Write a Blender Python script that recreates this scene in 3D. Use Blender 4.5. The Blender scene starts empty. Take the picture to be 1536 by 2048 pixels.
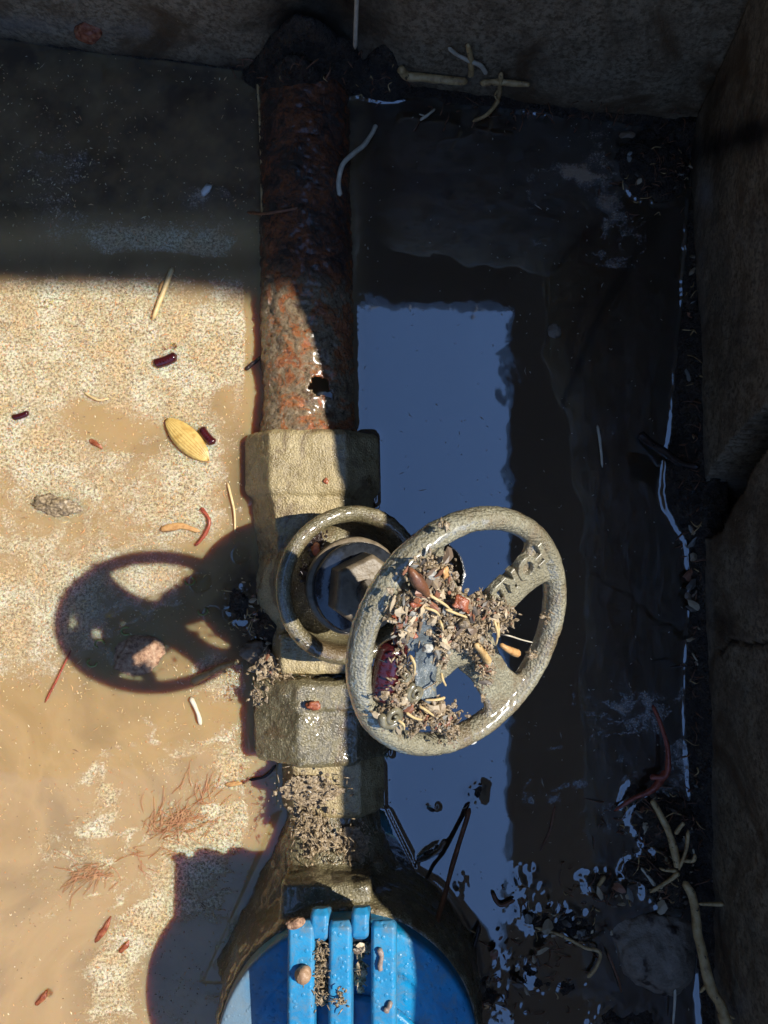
import bpy, bmesh, math, random
import numpy as np
from mathutils import Vector, Matrix
random.seed(7)
R = math.radians
sc = bpy.context.scene
C = sc.collection

# ------------------------------------------------------------------ camera
CAMH, TAU, F = 0.40, R(-3), 1539.0
cd = bpy.data.cameras.new('camera'); cam = bpy.data.objects.new('camera', cd); C.objects.link(cam)
cd.sensor_fit = 'VERTICAL'; cd.sensor_height = 36.0; cd.lens = F / 2048 * 36
cd.clip_start = 0.01; cd.clip_end = 500
cam.location = (0, 0, CAMH); cam.rotation_euler = (-TAU, 0, 0)
sc.camera = cam
CT, ST = math.cos(TAU), math.sin(TAU)

def P(px, py, z=0.0):
    """world point at height z seen at photo position (px, py)"""
    u = (px - 768) / F; v = (1024 - py) / F
    t = (CAMH - z) / (CT + v * ST)
    return Vector((u * t, t * (-ST + v * CT), z))
def proj(x, y, z):
    dz = z - CAMH
    f = -ST * y - CT * dz
    up = CT * y - ST * dz
    f = np.maximum(f, 1e-4)
    return 768 + F * x / f, 1024 - F * up / f

# ------------------------------------------------------------------ light
SUN = (P(915, 1262, .17) - P(300, 1240, 0)).normalized()   # from the handwheel and its shadow
SLX, SLY = SUN.x / SUN.z, SUN.y / SUN.z
w = bpy.data.worlds.new('World'); sc.world = w; w.use_nodes = True
nt = w.node_tree; nt.nodes.clear()
sky = nt.nodes.new('ShaderNodeTexSky'); sky.sky_type = 'NISHITA'; sky.sun_disc = False
sky.sun_elevation = math.asin(SUN.z); sky.sun_rotation = math.atan2(SUN.x, SUN.y)
sky.air_density = 1.0; sky.dust_density = 0.1; sky.ozone_density = 6.0; sky.altitude = 1500
bg = nt.nodes.new('ShaderNodeBackground'); bg.inputs[1].default_value = 0.15
wo = nt.nodes.new('ShaderNodeOutputWorld')
nt.links.new(sky.outputs[0], bg.inputs[0]); nt.links.new(bg.outputs[0], wo.inputs[0])
sd = bpy.data.lights.new('sun', 'SUN'); sd.energy = 2.6; sd.angle = R(0.55); sd.color = (1, .94, .84)
so = bpy.data.objects.new('sun', sd); C.objects.link(so)
so.rotation_euler = SUN.to_track_quat('Z', 'Y').to_euler(); so.location = (1, .3, 1)
sc.view_settings.view_transform = 'Standard'; sc.view_settings.look = 'None'
sc.view_settings.gamma = 1; sc.view_settings.exposure = 1.3

# ------------------------------------------------------------------ noise
def _h(ix, iy, iz, s):
    n = (ix * 374761393 + iy * 668265263 + iz * 2147483647 + s * 974711) & 0xffffffff
    n = ((n ^ (n >> 13)) * 1274126177) & 0xffffffff
    n = ((n ^ (n >> 16)) * 2246822519) & 0xffffffff
    return ((n ^ (n >> 15)) & 0xffffff) / float(0xffffff)
def vn(x, y, z, s=0):
    x = np.asarray(x, float); y = np.asarray(y, float) + x * 0; z = np.asarray(z, float) + x * 0
    ix, iy, iz = np.floor(x).astype(np.int64), np.floor(y).astype(np.int64), np.floor(z).astype(np.int64)
    fx, fy, fz = x - ix, y - iy, z - iz
    fx, fy, fz = [f * f * (3 - 2 * f) for f in (fx, fy, fz)]
    o = 0
    for a in (0, 1):
        for b in (0, 1):
            for c in (0, 1):
                o = o + _h(ix + a, iy + b, iz + c, s) * (fx if a else 1 - fx) * (fy if b else 1 - fy) * (fz if c else 1 - fz)
    return o
def fbm(x, y, z=0, oc=4, s=0, g=.5):
    x = np.asarray(x, float); y = np.asarray(y, float); z = np.asarray(z, float)
    o = 0; a = 1; t = 0
    for k in range(oc):
        o = o + a * (vn(x * 2 ** k + 3.1 * k, y * 2 ** k + 1.7 * k, z * 2 ** k, s + k) - .5) * 2
        t += a; a *= g
    return o / t
def sstep(a, b, x):
    t = np.clip((x - a) / (b - a), 0, 1); return t * t * (3 - 2 * t)

# ------------------------------------------------------------------ materials
def nodes(name):
    m = bpy.data.materials.new(name); m.use_nodes = True
    n = m.node_tree; b = n.nodes['Principled BSDF']
    return m, n, b
def N(n, t, **k):
    x = n.nodes.new(t)
    for a, v in k.items():
        if a[0] == 'i' and a[1:].isdigit(): x.inputs[int(a[1:])].default_value = v
        else: setattr(x, a, v)
    return x
def ramp(n, fac, stops):
    r = n.nodes.new('ShaderNodeValToRGB')
    while len(r.color_ramp.elements) < len(stops): r.color_ramp.elements.new(.5)
    for e, (p, c) in zip(r.color_ramp.elements, stops):
        e.position = p; e.color = (*c, 1) if len(c) == 3 else c
    n.links.new(fac, r.inputs[0]); return r.outputs[0]
def noise(n, co, scale, det=4, rough=.55, dist=0):
    x = N(n, 'ShaderNodeTexNoise'); x.inputs['Scale'].default_value = scale; x.inputs['Detail'].default_value = det
    x.inputs['Roughness'].default_value = rough; x.inputs['Distortion'].default_value = dist
    n.links.new(co, x.inputs['Vector']); return x.outputs['Fac']
def voro(n, co, scale, feat='F1', rnd=1):
    x = N(n, 'ShaderNodeTexVoronoi', feature=feat); x.inputs['Scale'].default_value = scale
    x.inputs['Randomness'].default_value = rnd
    n.links.new(co, x.inputs['Vector']); return x.outputs[0]
def mixc(n, f, a, b):
    x = N(n, 'ShaderNodeMix', data_type='RGBA')
    for v, i in ((f, 0), (a, 6), (b, 7)):
        if hasattr(v, 'links'): n.links.new(v, x.inputs[i])
        else: x.inputs[i].default_value = v if i == 0 else (*v, 1)
    return x.outputs[2]
def mth(n, op, a, b=0.0, clamp=False):
    x = N(n, 'ShaderNodeMath', operation=op, use_clamp=clamp)
    for v, i in ((a, 0), (b, 1)):
        if hasattr(v, 'links'): n.links.new(v, x.inputs[i])
        else: x.inputs[i].default_value = v
    return x.outputs[0]
def bump(n, b, hs, prev=None):
    """hs: list of (height socket, distance, strength)"""
    for h, d, s in hs:
        x = N(n, 'ShaderNodeBump'); x.inputs['Distance'].default_value = d; x.inputs['Strength'].default_value = s
        n.links.new(h, x.inputs['Height'])
        if prev: n.links.new(prev, x.inputs['Normal'])
        prev = x.outputs[0]
    n.links.new(prev, b.inputs['Normal']); return prev
def geo(n):
    return N(n, 'ShaderNodeTexCoord').outputs['Object']

def simple(name, cols, scale=400, rough=.4, bd=.0004, bs=.6, bscale=900, spec=.5, spots=None, coat=0):
    """mottled natural material: cols = 2-4 colours spread over a noise"""
    m, n, b = nodes(name); co = geo(n)
    f = noise(n, co, scale, 5, .6)
    k = len(cols)
    c = ramp(n, f, [(.32 + .36 * i / max(1, k - 1), cc) for i, cc in enumerate(cols)])
    if spots:
        sf = noise(n, co, spots[1], 3, .6)
        c = mixc(n, ramp(n, sf, [(spots[2], (0, 0, 0)), (spots[2] + .05, (1, 1, 1))]), c, spots[0])
    n.links.new(c, b.inputs['Base Color'])
    b.inputs['Roughness'].default_value = rough; b.inputs['Specular IOR Level'].default_value = spec
    b.inputs['Coat Weight'].default_value = coat; b.inputs['Coat IOR'].default_value = 1.7; b.inputs['Coat Roughness'].default_value = .08
    bump(n, b, [(noise(n, co, bscale, 4, .6), bd, bs)])
    return m
M = {}

def silt_metal(name, c1, c2, c3, cell=800, rough=.28, fine=1.0, big=60, spots=.62, bstr=.9, coat=.25, cr=.09, stain=(.15, .095, .045)):
    m, n, b = nodes(name); co = geo(n)
    f = noise(n, co, big, 6, .65); g = noise(n, co, 1500, 3, .7)
    c = ramp(n, f, [(.35, c1), (.5, c2), (.66, c3)])
    c = mixc(n, ramp(n, g, [(.42, (0, 0, 0)), (.6, (1, 1, 1))]), c, tuple(x * .7 for x in c2))
    sp = noise(n, co, 900, 2, .5)
    c = mixc(n, ramp(n, sp, [(spots, (0, 0, 0)), (spots + .06, (1, 1, 1))]), c, (.42, .35, .2))
    st = ramp(n, noise(n, co, 42, 7, .72, .7), [(.50, (0, 0, 0)), (.60, (.75, .75, .75))])
    c = mixc(n, st, c, stain)
    n.links.new(c, b.inputs['Base Color'])
    rr = ramp(n, noise(n, co, 120, 3), [(.3, (rough * .6,) * 3), (.7, (min(1, rough * 1.7),) * 3)])
    n.links.new(rr, b.inputs['Roughness'])
    b.inputs['Specular IOR Level'].default_value = .8; b.inputs['Coat Weight'].default_value = coat; b.inputs['Coat IOR'].default_value = 1.7; b.inputs['Coat Roughness'].default_value = cr
    v = voro(n, co, cell, 'SMOOTH_F1'); v2 = noise(n, co, cell * 2.2, 3, .7)
    bump(n, b, [(v, .0006 * fine, bstr), (v2, .0003 * fine, bstr)])
    return m
M['silt'] = silt_metal('silt_coated_brass', (.24, .18, .085), (.50, .39, .19), (.62, .51, .28), rough=.3, cell=1200)
M['silt_dark'] = silt_metal('wet_silt_brass', (.07, .06, .038), (.20, .17, .09), (.33, .285, .165), rough=.2, coat=.7, cell=1100)
M['wheel'] = silt_metal('wet_cast_metal', (.26, .225, .135), (.38, .345, .225), (.48, .455, .32), cell=1300, rough=.3, fine=1.5, spots=.70, coat=1.0, cr=.16, stain=(.24, .175, .095))
M['iron'] = simple('bare_hub_metal', [(.10, .09, .07), (.25, .23, .18)], 300, .25, .0006, .8, 900)
M['black'] = simple('black_rubber', [(.012, .014, .018), (.03, .035, .045)], 300, .12, .0002, .3, 600, 0.8)
M['nut'] = simple('dull_grey_brass', [(.11, .085, .055), (.20, .155, .10), (.15, .12, .08)], 180, .42, .0004, .6, 900)

def rust():
    m, n, b = nodes('wet_rust'); co = geo(n)
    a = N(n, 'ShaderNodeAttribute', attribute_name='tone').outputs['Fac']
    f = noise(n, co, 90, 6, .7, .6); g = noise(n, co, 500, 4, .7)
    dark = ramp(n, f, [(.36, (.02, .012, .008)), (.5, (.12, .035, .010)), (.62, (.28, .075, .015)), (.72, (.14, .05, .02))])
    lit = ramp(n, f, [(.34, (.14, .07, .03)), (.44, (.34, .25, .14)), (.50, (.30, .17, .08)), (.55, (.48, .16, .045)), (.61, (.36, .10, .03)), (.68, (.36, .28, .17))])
    c = mixc(n, a, dark, lit)  # shaded and sunlit rust: the light is put into the colour
    c = mixc(n, ramp(n, g, [(.5, (0, 0, 0)), (.7, (1, 1, 1))]), c, (.05, .035, .02))
    n.links.new(c, b.inputs['Base Color'])
    b.inputs['Roughness'].default_value = .2; b.inputs['Specular IOR Level'].default_value = .7; b.inputs['Coat Weight'].default_value = .8; b.inputs['Coat Roughness'].default_value = .22; b.inputs['Coat IOR'].default_value = 1.5
    v = voro(n, co, 620, 'SMOOTH_F1')
    wv = noise(n, co, 300, 6, .75, 1.2)
    bump(n, b, [(wv, .0022, 1), (v, .0008, .9)])
    return m
M['rust'] = rust()

def concrete(name, c1, c2, br):
    m, n, b = nodes(name); co = geo(n)
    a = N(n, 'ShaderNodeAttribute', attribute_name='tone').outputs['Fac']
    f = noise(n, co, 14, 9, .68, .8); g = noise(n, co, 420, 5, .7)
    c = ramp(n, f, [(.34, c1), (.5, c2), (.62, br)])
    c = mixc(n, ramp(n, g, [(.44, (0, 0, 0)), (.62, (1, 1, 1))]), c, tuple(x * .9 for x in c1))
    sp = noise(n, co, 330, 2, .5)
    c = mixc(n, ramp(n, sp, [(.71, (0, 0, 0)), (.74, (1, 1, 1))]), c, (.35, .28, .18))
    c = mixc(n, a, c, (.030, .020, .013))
    l = N(n, 'ShaderNodeAttribute', attribute_name='lime').outputs['Fac']
    c = mixc(n, l, c, (.30, .29, .27))
    n.links.new(c, b.inputs['Base Color'])
    n.links.new(ramp(n, noise(n, co, 60, 3), [(.3, (.35,) * 3), (.7, (.75,) * 3)]), b.inputs['Roughness'])
    b.inputs['Specular IOR Level'].default_value = .35
    pit = ramp(n, voro(n, co, 260), [(.0, (0, 0, 0)), (.22, (1, 1, 1))])
    bump(n, b, [(noise(n, co, 140, 7, .7), .0016, .8), (pit, .0006, .35)])
    return m
M['concrete'] = concrete('damp_concrete', (.15, .105, .06), (.36, .285, .185), (.13, .075, .035))

def mud():
    m, n, b = nodes('wet_mud'); co = geo(n)
    f = noise(n, co, 180, 6, .7, .8); g = noise(n, co, 900, 4, .7)
    c = ramp(n, f, [(.3, (.010, .008, .007)), (.5, (.045, .030, .020)), (.62, (.09, .06, .035)), (.72, (.03, .02, .014))])
    c = mixc(n, ramp(n, g, [(.6, (0, 0, 0)), (.72, (1, 1, 1))]), c, (.17, .13, .08))
    n.links.new(c, b.inputs['Base Color'])
    n.links.new(ramp(n, noise(n, co, 200, 3), [(.35, (.12,) * 3), (.65, (.55,) * 3)]), b.inputs['Roughness'])
    b.inputs['Specular IOR Level'].default_value = .6
    bump(n, b, [(noise(n, co, 260, 7, .75, 1.5), .003, 1), (voro(n, co, 700), .0008, .8)])
    return m
M['mud'] = mud()

def water():
    m, n, b = nodes('muddy_water'); co = geo(n)
    a = N(n, 'ShaderNodeAttribute', attribute_name='foam').outputs['Fac']
    # murk
    shade_mud = N(n, 'ShaderNodeAttribute', attribute_name='clear').outputs['Fac']  # painted shade on the water, plus the dark mud by the valve
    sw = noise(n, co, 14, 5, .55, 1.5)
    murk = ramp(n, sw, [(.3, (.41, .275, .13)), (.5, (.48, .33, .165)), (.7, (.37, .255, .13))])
    murk = mixc(n, shade_mud, murk, (.052, .036, .024))
    # foam: fine froth with dark pinholes and cream grains
    s1 = noise(n, co, 950, 4, .75); s2 = noise(n, co, 210, 6, .75)
    cov = mth(n, 'ADD', mth(n, 'MULTIPLY', s1, .8), mth(n, 'MULTIPLY', s2, .95))
    cov = mth(n, 'ADD', cov, mth(n, 'SUBTRACT', a, 1.21))
    mask = ramp(n, cov, [(.0, (0, 0, 0)), (.30, (1, 1, 1))])
    fc = ramp(n, noise(n, co, 700, 4, .8), [(.34, (.16, .105, .05)), (.43, (.40, .32, .20)), (.53, (.72, .65, .49)), (.64, (.90, .84, .64)), (.75, (.70, .50, .26))])
    tint = ramp(n, noise(n, co, 60, 4, .6), [(.36, (1, 1, .97)), (.46, (.95, .90, .80)), (.54, (.80, .70, .54)), (.64, (.94, .76, .54))])
    mm = N(n, 'ShaderNodeMix', data_type='RGBA', blend_type='MULTIPLY'); mm.inputs[0].default_value = .85
    n.links.new(fc, mm.inputs[6]); n.links.new(tint, mm.inputs[7])
    pin = ramp(n, voro(n, co, 360), [(.17, (1, 1, 1)), (.24, (0, 0, 0))])
    fcol = mixc(n, mth(n, 'MULTIPLY', pin, .65), mm.outputs[2], (.15, .10, .05))
    fcol = mixc(n, mth(n, 'MULTIPLY', shade_mud, .85), fcol, (.36, .22, .12))  # froth toned down where the shade is painted
    c = mixc(n, mask, murk, fcol)
    n.links.new(c, b.inputs['Base Color'])
    ro = mth(n, 'ADD', mth(n, 'MULTIPLY', mask, .5), .025)
    n.links.new(ro, b.inputs['Roughness'])
    b.inputs['IOR'].default_value = 2.3
    n.links.new(mth(n, 'ADD', mth(n, 'MULTIPLY', shade_mud, .8), 1.55), b.inputs['IOR'])
    b.inputs['Subsurface Weight'].default_value = 1.0
    b.inputs['Subsurface Radius'].default_value = (1.0, .42, .18)
    b.inputs['Subsurface Scale'].default_value = .017
    hb = mth(n, 'MULTIPLY', s1, mask)
    bump(n, b, [(hb, .0005, .6), (noise(n, co, 30, 2, .5), .0006, .12)])
    return m
M['water'] = water()

def blue():
    m, n, b = nodes('blue_plastic'); co = geo(n)
    f = noise(n, co, 70, 6, .65)
    a = N(n, 'ShaderNodeAttribute', attribute_name='tone').outputs['Fac']
    c = ramp(n, f, [(.35, (.002, .19, .42)), (.6, (.004, .27, .54))])
    dust = ramp(n, noise(n, co, 160, 6, .75, .5), [(.46, (0, 0, 0)), (.70, (.7, .7, .7))])
    c = mixc(n, dust, c, (.16, .20, .20))
    c = mixc(n, mth(n, 'MULTIPLY', a, .72), c, (.22, .25, .25))
    n.links.new(c, b.inputs['Base Color'])
    n.links.new(ramp(n, noise(n, co, 220, 4), [(.3, (.26,) * 3), (.7, (.6,) * 3)]), b.inputs['Roughness'])
    dr = ramp(n, voro(n, co, 330), [(.16, (1, 1, 1)), (.3, (0, 0, 0))])
    bump(n, b, [(noise(n, co, 500, 4, .7), .0003, .6), (dr, .0004, .5)])
    return m
M['blue'] = blue()
M['root_tan'] = simple('tan_root', [(.30, .17, .06), (.58, .38, .16), (.68, .50, .25)], 250, .45, .0006, .7, 600, spots=((.05, .03, .015), 420, .62))
M['root_white'] = simple('pale_root', [(.50, .42, .30), (.70, .64, .50)], 200, .4, .0004, .5, 500)
M['root_red'] = simple('red_root', [(.16, .03, .02), (.38, .09, .05), (.26, .055, .035)], 250, .25, .0005, .7, 600)
M['root_brown'] = simple('brown_twig', [(.10, .04, .02), (.26, .11, .05)], 250, .35, .0005, .7, 600)
M['root_dark'] = simple('black_root', [(.015, .01, .008), (.05, .03, .025)], 250, .25, .0006, .8, 600)
M['pupa'] = simple('maroon_shell', [(.022, .003, .004), (.055, .007, .009), (.035, .005, .006)], 250, .15, .0002, .4, 1200, .8)
M['straw'] = simple('straw', [(.55, .38, .16), (.75, .58, .30)], 300, .5, .0003, .6, 900)
M['husk'] = simple('yellow_husk', [(.42, .24, .055), (.66, .46, .15), (.50, .30, .08)], 160, .35, .0003, .5, 900)
M['redbark'] = simple('red_bark', [(.12, .03, .014), (.32, .09, .04), (.42, .18, .09)], 300, .25, .0005, .8, 900)
M['orange'] = simple('orange_chip', [(.36, .16, .05), (.60, .34, .13), (.48, .24, .09)], 300, .45, .0004, .7, 900)
M['leaf'] = simple('slate_leaf', [(.06, .068, .07), (.11, .13, .135), (.18, .205, .205)], 250, .28, .0006, .9, 700, .8, spots=((.28, .25, .17), 500, .62))
M['grit'] = simple('tan_grit', [(.07, .05, .03), (.26, .19, .11), (.50, .38, .23)], 700, .3, .0005, .9, 1200, .7)
M['pebble'] = simple('brown_pebble', [(.28, .16, .09), (.45, .29, .17)], 200, .5, .0004, .7, 700)
M['stone'] = simple('grey_stone', [(.10, .075, .05), (.26, .205, .15), (.12, .085, .06)], 90, .6, .0012, .8, 300, spots=((.05, .03, .02), 90, .60))
M['shell'] = simple('grey_shell', [(.12, .105, .065), (.26, .23, .14)], 400, .2, .0003, .6, 900, .8)
M['chip'] = simple('pale_chip', [(.62, .62, .58), (.75, .74, .70)], 200, .4, .0002, .4, 900)
M['shell_w'] = simple('chalky_grit', [(.30, .28, .22), (.62, .60, .52)], 900, .5, .0004, .8, 900)
M['grub'] = simple('grey_grub', [(.22, .16, .13), (.38, .30, .26)], 500, .35, .0003, .7, 1200)
M['bark_lump'] = simple('pinkish_bark', [(.14, .07, .04), (.42, .24, .14), (.56, .38, .24)], 420, .6, .0009, .9, 700)
M['green'] = simple('green_sprout', [(.20, .24, .06), (.34, .38, .12)], 300, .3, .0002, .5, 900)
M['soil'] = simple('dry_soil', [(.10, .07, .045), (.17, .125, .085)], 12, .9, .01, .8, 60)
M['slab'] = simple('dark_blocker', [(.20, .24, .30), (.26, .31, .38)], 4, .9, .01, .5, 20)  # face of the added light blocker, toned for its reflection

def bubble_mat():
    m, n, b = nodes('bubble_film')
    b.inputs['Transmission Weight'].default_value = 1; b.inputs['IOR'].default_value = 1.12
    b.inputs['Roughness'].default_value = .0; b.inputs['Specular IOR Level'].default_value = 1
    b.inputs['Base Color'].default_value = (.9, .9, .85, 1)
    return m
M['bubble'] = bubble_mat()

def vcol(name, rough=.4):
    m, n, b = nodes(name)
    a = N(n, 'ShaderNodeAttribute', attribute_name='col').outputs['Color']
    n.links.new(a, b.inputs['Base Color']); b.inputs['Roughness'].default_value = rough
    return m
M['flecks'] = vcol('plant_flecks', .45)

# ------------------------------------------------------------------ object helpers
def mk(name, V, Fc, mat, parent=None, smooth=True, keep=False, loc=None, attrs=None):
    V = np.asarray(V, float).reshape(-1, 3)
    if keep: c = np.zeros(3)
    elif loc is not None: c = np.array(loc, float)
    else: c = (V.min(0) + V.max(0)) / 2; c[2] = V[:, 2].min()
    me = bpy.data.meshes.new(name)
    me.from_pydata((V - c).tolist(), [], Fc if isinstance(Fc, list) else Fc.tolist())
    me.materials.append(M[mat])
    if smooth: me.polygons.foreach_set('use_smooth', [True] * len(me.polygons))
    if attrs:
        for k, v in attrs.items():
            at = me.attributes.new(k, 'FLOAT', 'POINT'); at.data.foreach_set('value', np.asarray(v, dtype=np.float32).ravel())
    o = bpy.data.objects.new(name, me); C.objects.link(o)
    o.location = c
    if parent is not None:
        o.parent = parent; o.location = Vector(c) - world_loc(parent)
    return o
def world_loc(o):
    l = Vector(o.location)
    while o.parent: o = o.parent; l += Vector(o.location)
    return l
def empty(name, loc):
    o = bpy.data.objects.new(name, None); C.objects.link(o); o.location = loc
    o.empty_display_size = .01
    return o
def tag(o, label, cat, group=None):
    o['label'] = label; o['category'] = cat
    if group: o['group'] = group
    return o
def struct(o): o['kind'] = 'structure'; return o
def stuff(o, label, cat): o['kind'] = 'stuff'; o['label'] = label; o['category'] = cat; return o

class Geo:
    def __init__(s): s.v = []; s.f = []
    def add(s, V, Fc):
        b = len(s.v); s.v += [tuple(p) for p in V]; s.f += [tuple(i + b for i in f) for f in Fc]
def loft(rings, cap=True):
    """rings: list of equal length point lists"""
    k = len(rings[0]); V = [p for r in rings for p in r]; Fc = []
    for i in range(len(rings) - 1):
        for j in range(k):
            Fc.append((i * k + j, i * k + (j + 1) % k, (i + 1) * k + (j + 1) % k, (i + 1) * k + j))
    if cap:
        Fc.append(tuple(range(k))[::-1]); Fc.append(tuple((len(rings) - 1) * k + j for j in range(k)))
    return V, Fc
def catmull(pts, sub=6):
    pts = [Vector(p) for p in pts]
    if len(pts) == 2: return [pts[0].lerp(pts[1], i / sub) for i in range(sub + 1)]
    o = []
    q = [pts[0] * 2 - pts[1]] + pts + [pts[-1] * 2 - pts[-2]]
    for i in range(1, len(q) - 2):
        a, b, c, d = q[i - 1:i + 3]
        for k in range(sub):
            t = k / sub
            o.append(.5 * ((2 * b) + (c - a) * t + (2 * a - 5 * b + 4 * c - d) * t * t + (3 * b - a - 3 * c + d) * t ** 3))
    o.append(pts[-1]); return o
def tube(pts, r0, r1=None, sub=6, k=10, wob=.12, seed=0, prof=None, flat=1.0):
    """tapered rough tube along points; prof(t) scales the radius"""
    r1 = r0 if r1 is None else r1
    path = catmull(pts, sub); n = len(path); rings = []
    up = Vector((0, 0, 1)); rs = np.random.RandomState(seed)
    off = rs.rand() * 50
    for i, p in enumerate(path):
        d = (path[min(i + 1, n - 1)] - path[max(i - 1, 0)]).normalized()
        a = d.cross(up)
        if a.length < 1e-3: a = Vector((1, 0, 0))
        a.normalize(); b = a.cross(d).normalized()
        t = i / (n - 1); r = r0 + (r1 - r0) * t
        if prof: r *= prof(t)
        if i in (0, n - 1): r *= .35
        ring = []
        for j in range(k):
            th = 2 * math.pi * j / k
            w_ = 1 + wob * (2 * float(vn(off + t * n * .35, j * .9, 0, seed)) - 1)
            ring.append(p + (a * math.cos(th) + b * math.sin(th) * flat) * r * w_)
        rings.append(ring)
    return loft(rings)
def box(cx, cy, cz, sx, sy, sz, rot=None):
    V = [Vector((x * sx / 2, y * sy / 2, z * sz / 2)) for x in (-1, 1) for y in (-1, 1) for z in (-1, 1)]
    if rot: V = [rot @ v for v in V]
    V = [v + Vector((cx, cy, cz)) for v in V]
    Fc = [(0, 1, 3, 2), (4, 6, 7, 5), (0, 4, 5, 1), (2, 3, 7, 6), (0, 2, 6, 4), (1, 5, 7, 3)]
    return V, Fc
def basis(n, hint=Vector((0, 0, 1))):
    n = Vector(n).normalized(); a = hint - n * hint.dot(n)
    if a.length < 1e-4: a = Vector((0, 1, 0)) - n * n.y
    a.normalize(); return a, n.cross(a).normalized(), n
def lathe(org, axis, prof, k=64, hint=Vector((0, 1, 0)), sides=None):
    """prof: list (radius, s along the axis); sides -> polygonal section"""
    a, b, n = basis(axis, hint); kk = sides or k; rings = []
    for r, s in prof:
        rings.append([Vector(org) + n * s + (a * math.cos(2 * math.pi * j / kk) + b * math.sin(2 * math.pi * j / kk)) * r for j in range(kk)])
    V, Fc = loft(rings, cap=True); return V, Fc
def fuse(name, g, mat, parent, voxel, smooth=6, amp=(), keepc=True, attrs=None):
    """union of overlapping solids -> voxel remesh -> smoothing -> real surface relief"""
    me = bpy.data.meshes.new('tmp'); me.from_pydata([tuple(v) for v in g.v], [], g.f); me.update()
    bm = bmesh.new(); bm.from_mesh(me); bmesh.ops.recalc_face_normals(bm, faces=bm.faces); bm.to_mesh(me); bm.free()
    o = bpy.data.objects.new('tmp', me); C.objects.link(o)
    m = o.modifiers.new('r', 'REMESH'); m.mode = 'VOXEL'; m.voxel_size = voxel
    s = o.modifiers.new('s', 'SMOOTH'); s.iterations = smooth; s.factor = .5
    dg = bpy.context.evaluated_depsgraph_get(); e = bpy.data.meshes.new_from_object(o.evaluated_get(dg))
    bpy.data.objects.remove(o)
    nv = len(e.vertices); co = np.empty(nv * 3); e.vertices.foreach_get('co', co); co = co.reshape(-1, 3)
    no = np.empty(nv * 3); e.vertices.foreach_get('normal', no); no = no.reshape(-1, 3)
    for sc_, am, sd_ in amp:
        co = co + no * (fbm(co[:, 0] * sc_, co[:, 1] * sc_, co[:, 2] * sc_, 3, sd_) * am)[:, None]
    Fc = [tuple(p.vertices) for p in e.polygons]
    at = {k: f(co) for k, f in (attrs or {}).items()}
    r = mk(name, co, Fc, mat, parent, attrs=at)
    bpy.data.meshes.remove(e); bpy.data.meshes.remove(me)
    return r

def lump(name, c, rx, ry, rz, mat, parent=None, seed=0, amp=.25, fr=1.6, sub=4, rot=0, tilt=0):
    bm = bmesh.new(); bmesh.ops.create_icosphere(bm, subdivisions=sub, radius=1)
    V = np.array([v.co[:] for v in bm.verts]); Fc = [tuple(v.index for v in f.verts) for f in bm.faces]; bm.free()
    d = 1 + amp * fbm(V[:, 0] * fr + seed, V[:, 1] * fr, V[:, 2] * fr, 4, seed)
    V = V * d[:, None] * np.array([rx, ry, rz])
    Rm = np.array(Matrix.Rotation(rot, 3, 'Z') @ Matrix.Rotation(tilt, 3, 'Y'))
    V = V @ Rm.T + np.array(c)
    return mk(name, V, Fc, mat, parent) if name else (V, Fc)

# ------------------------------------------------------------------ setting: pit, ground, added light blocker
RIM = .24
def yy(py, z=.02): return P(640, py, z).y
def xa(y): return -.0385 - .02 * (y - .02)                # plumbing axis
_t = [P(0, 85), P(480, 135), P(820, 190), P(1250, 240)]
_tk, _tm = np.polyfit([p.x for p in _t], [p.y for p in _t], 1)
def top_y(x): return _tm + _tk * x                        # foot of the far wall
_ra, _rb = P(1403, 600, .01), P(1424, 1500, .01)
_rk = (_rb.x - _ra.x) / (_rb.y - _ra.y)
def right_x(y, z):
    t = np.clip(z / RIM, -.3, 1.05); return _ra.x + _rk * (y - _ra.y) + t * (-.004 - .007 * sstep(.035, .075, y) - .022 * sstep(.095, .17, y))
# polylines of the photo's water edges, on the water plane
def pl(pts, z=0): return [P(a, b, z) for a, b in pts]
SH_R = pl([(1395, 200), (1375, 420), (1368, 520), (1360, 640), (1348, 760), (1340, 860), (1328, 930), (1326, 1000), (1345, 1040), (1374, 1085), (1378, 1200), (1372, 1330), (1368, 1450), (1380, 1600), (1390, 1800), (1400, 2100), (1420, 2400)])
def polydist(X, Y, pts):
    best = np.full(X.shape, 9.); sgn = np.zeros(X.shape)
    for a, b in zip(pts[:-1], pts[1:]):
        dx, dy = b.x - a.x, b.y - a.y; L = dx * dx + dy * dy
        t = np.clip(((X - a.x) * dx + (Y - a.y) * dy) / L, 0, 1)
        qx, qy = X - a.x - t * dx, Y - a.y - t * dy
        d = np.sqrt(qx * qx + qy * qy)
        cr = dx * qy - dy * qx
        u = d < best
        best = np.where(u, d, best); sgn = np.where(u, np.sign(cr), sgn)
    return best * sgn
X0, X1, Y0, Y1, ST_ = -.37, .20, -.46, .29, .00095
xs = np.arange(X0, X1, ST_); ys = np.arange(Y0, Y1, ST_)
GX, GY = np.meshgrid(xs, ys)
PX, PY = proj(GX, GY, GX * 0)
def blob(cx, cy, rx, ry, ang=0):
    c, s = math.cos(R(ang)), math.sin(R(ang)); dx, dy = PX - cx, PY - cy
    u = (dx * c + dy * s) / rx; v = (-dx * s + dy * c) / ry
    return np.exp(-(u * u + v * v))
nz1 = fbm(GX * 60, GY * 60, 0, 5, 1); nz2 = fbm(GX * 220, GY * 220, 0, 4, 2, .6); nz3 = fbm(GX * 25, GY * 25, 0, 3, 3)
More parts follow.
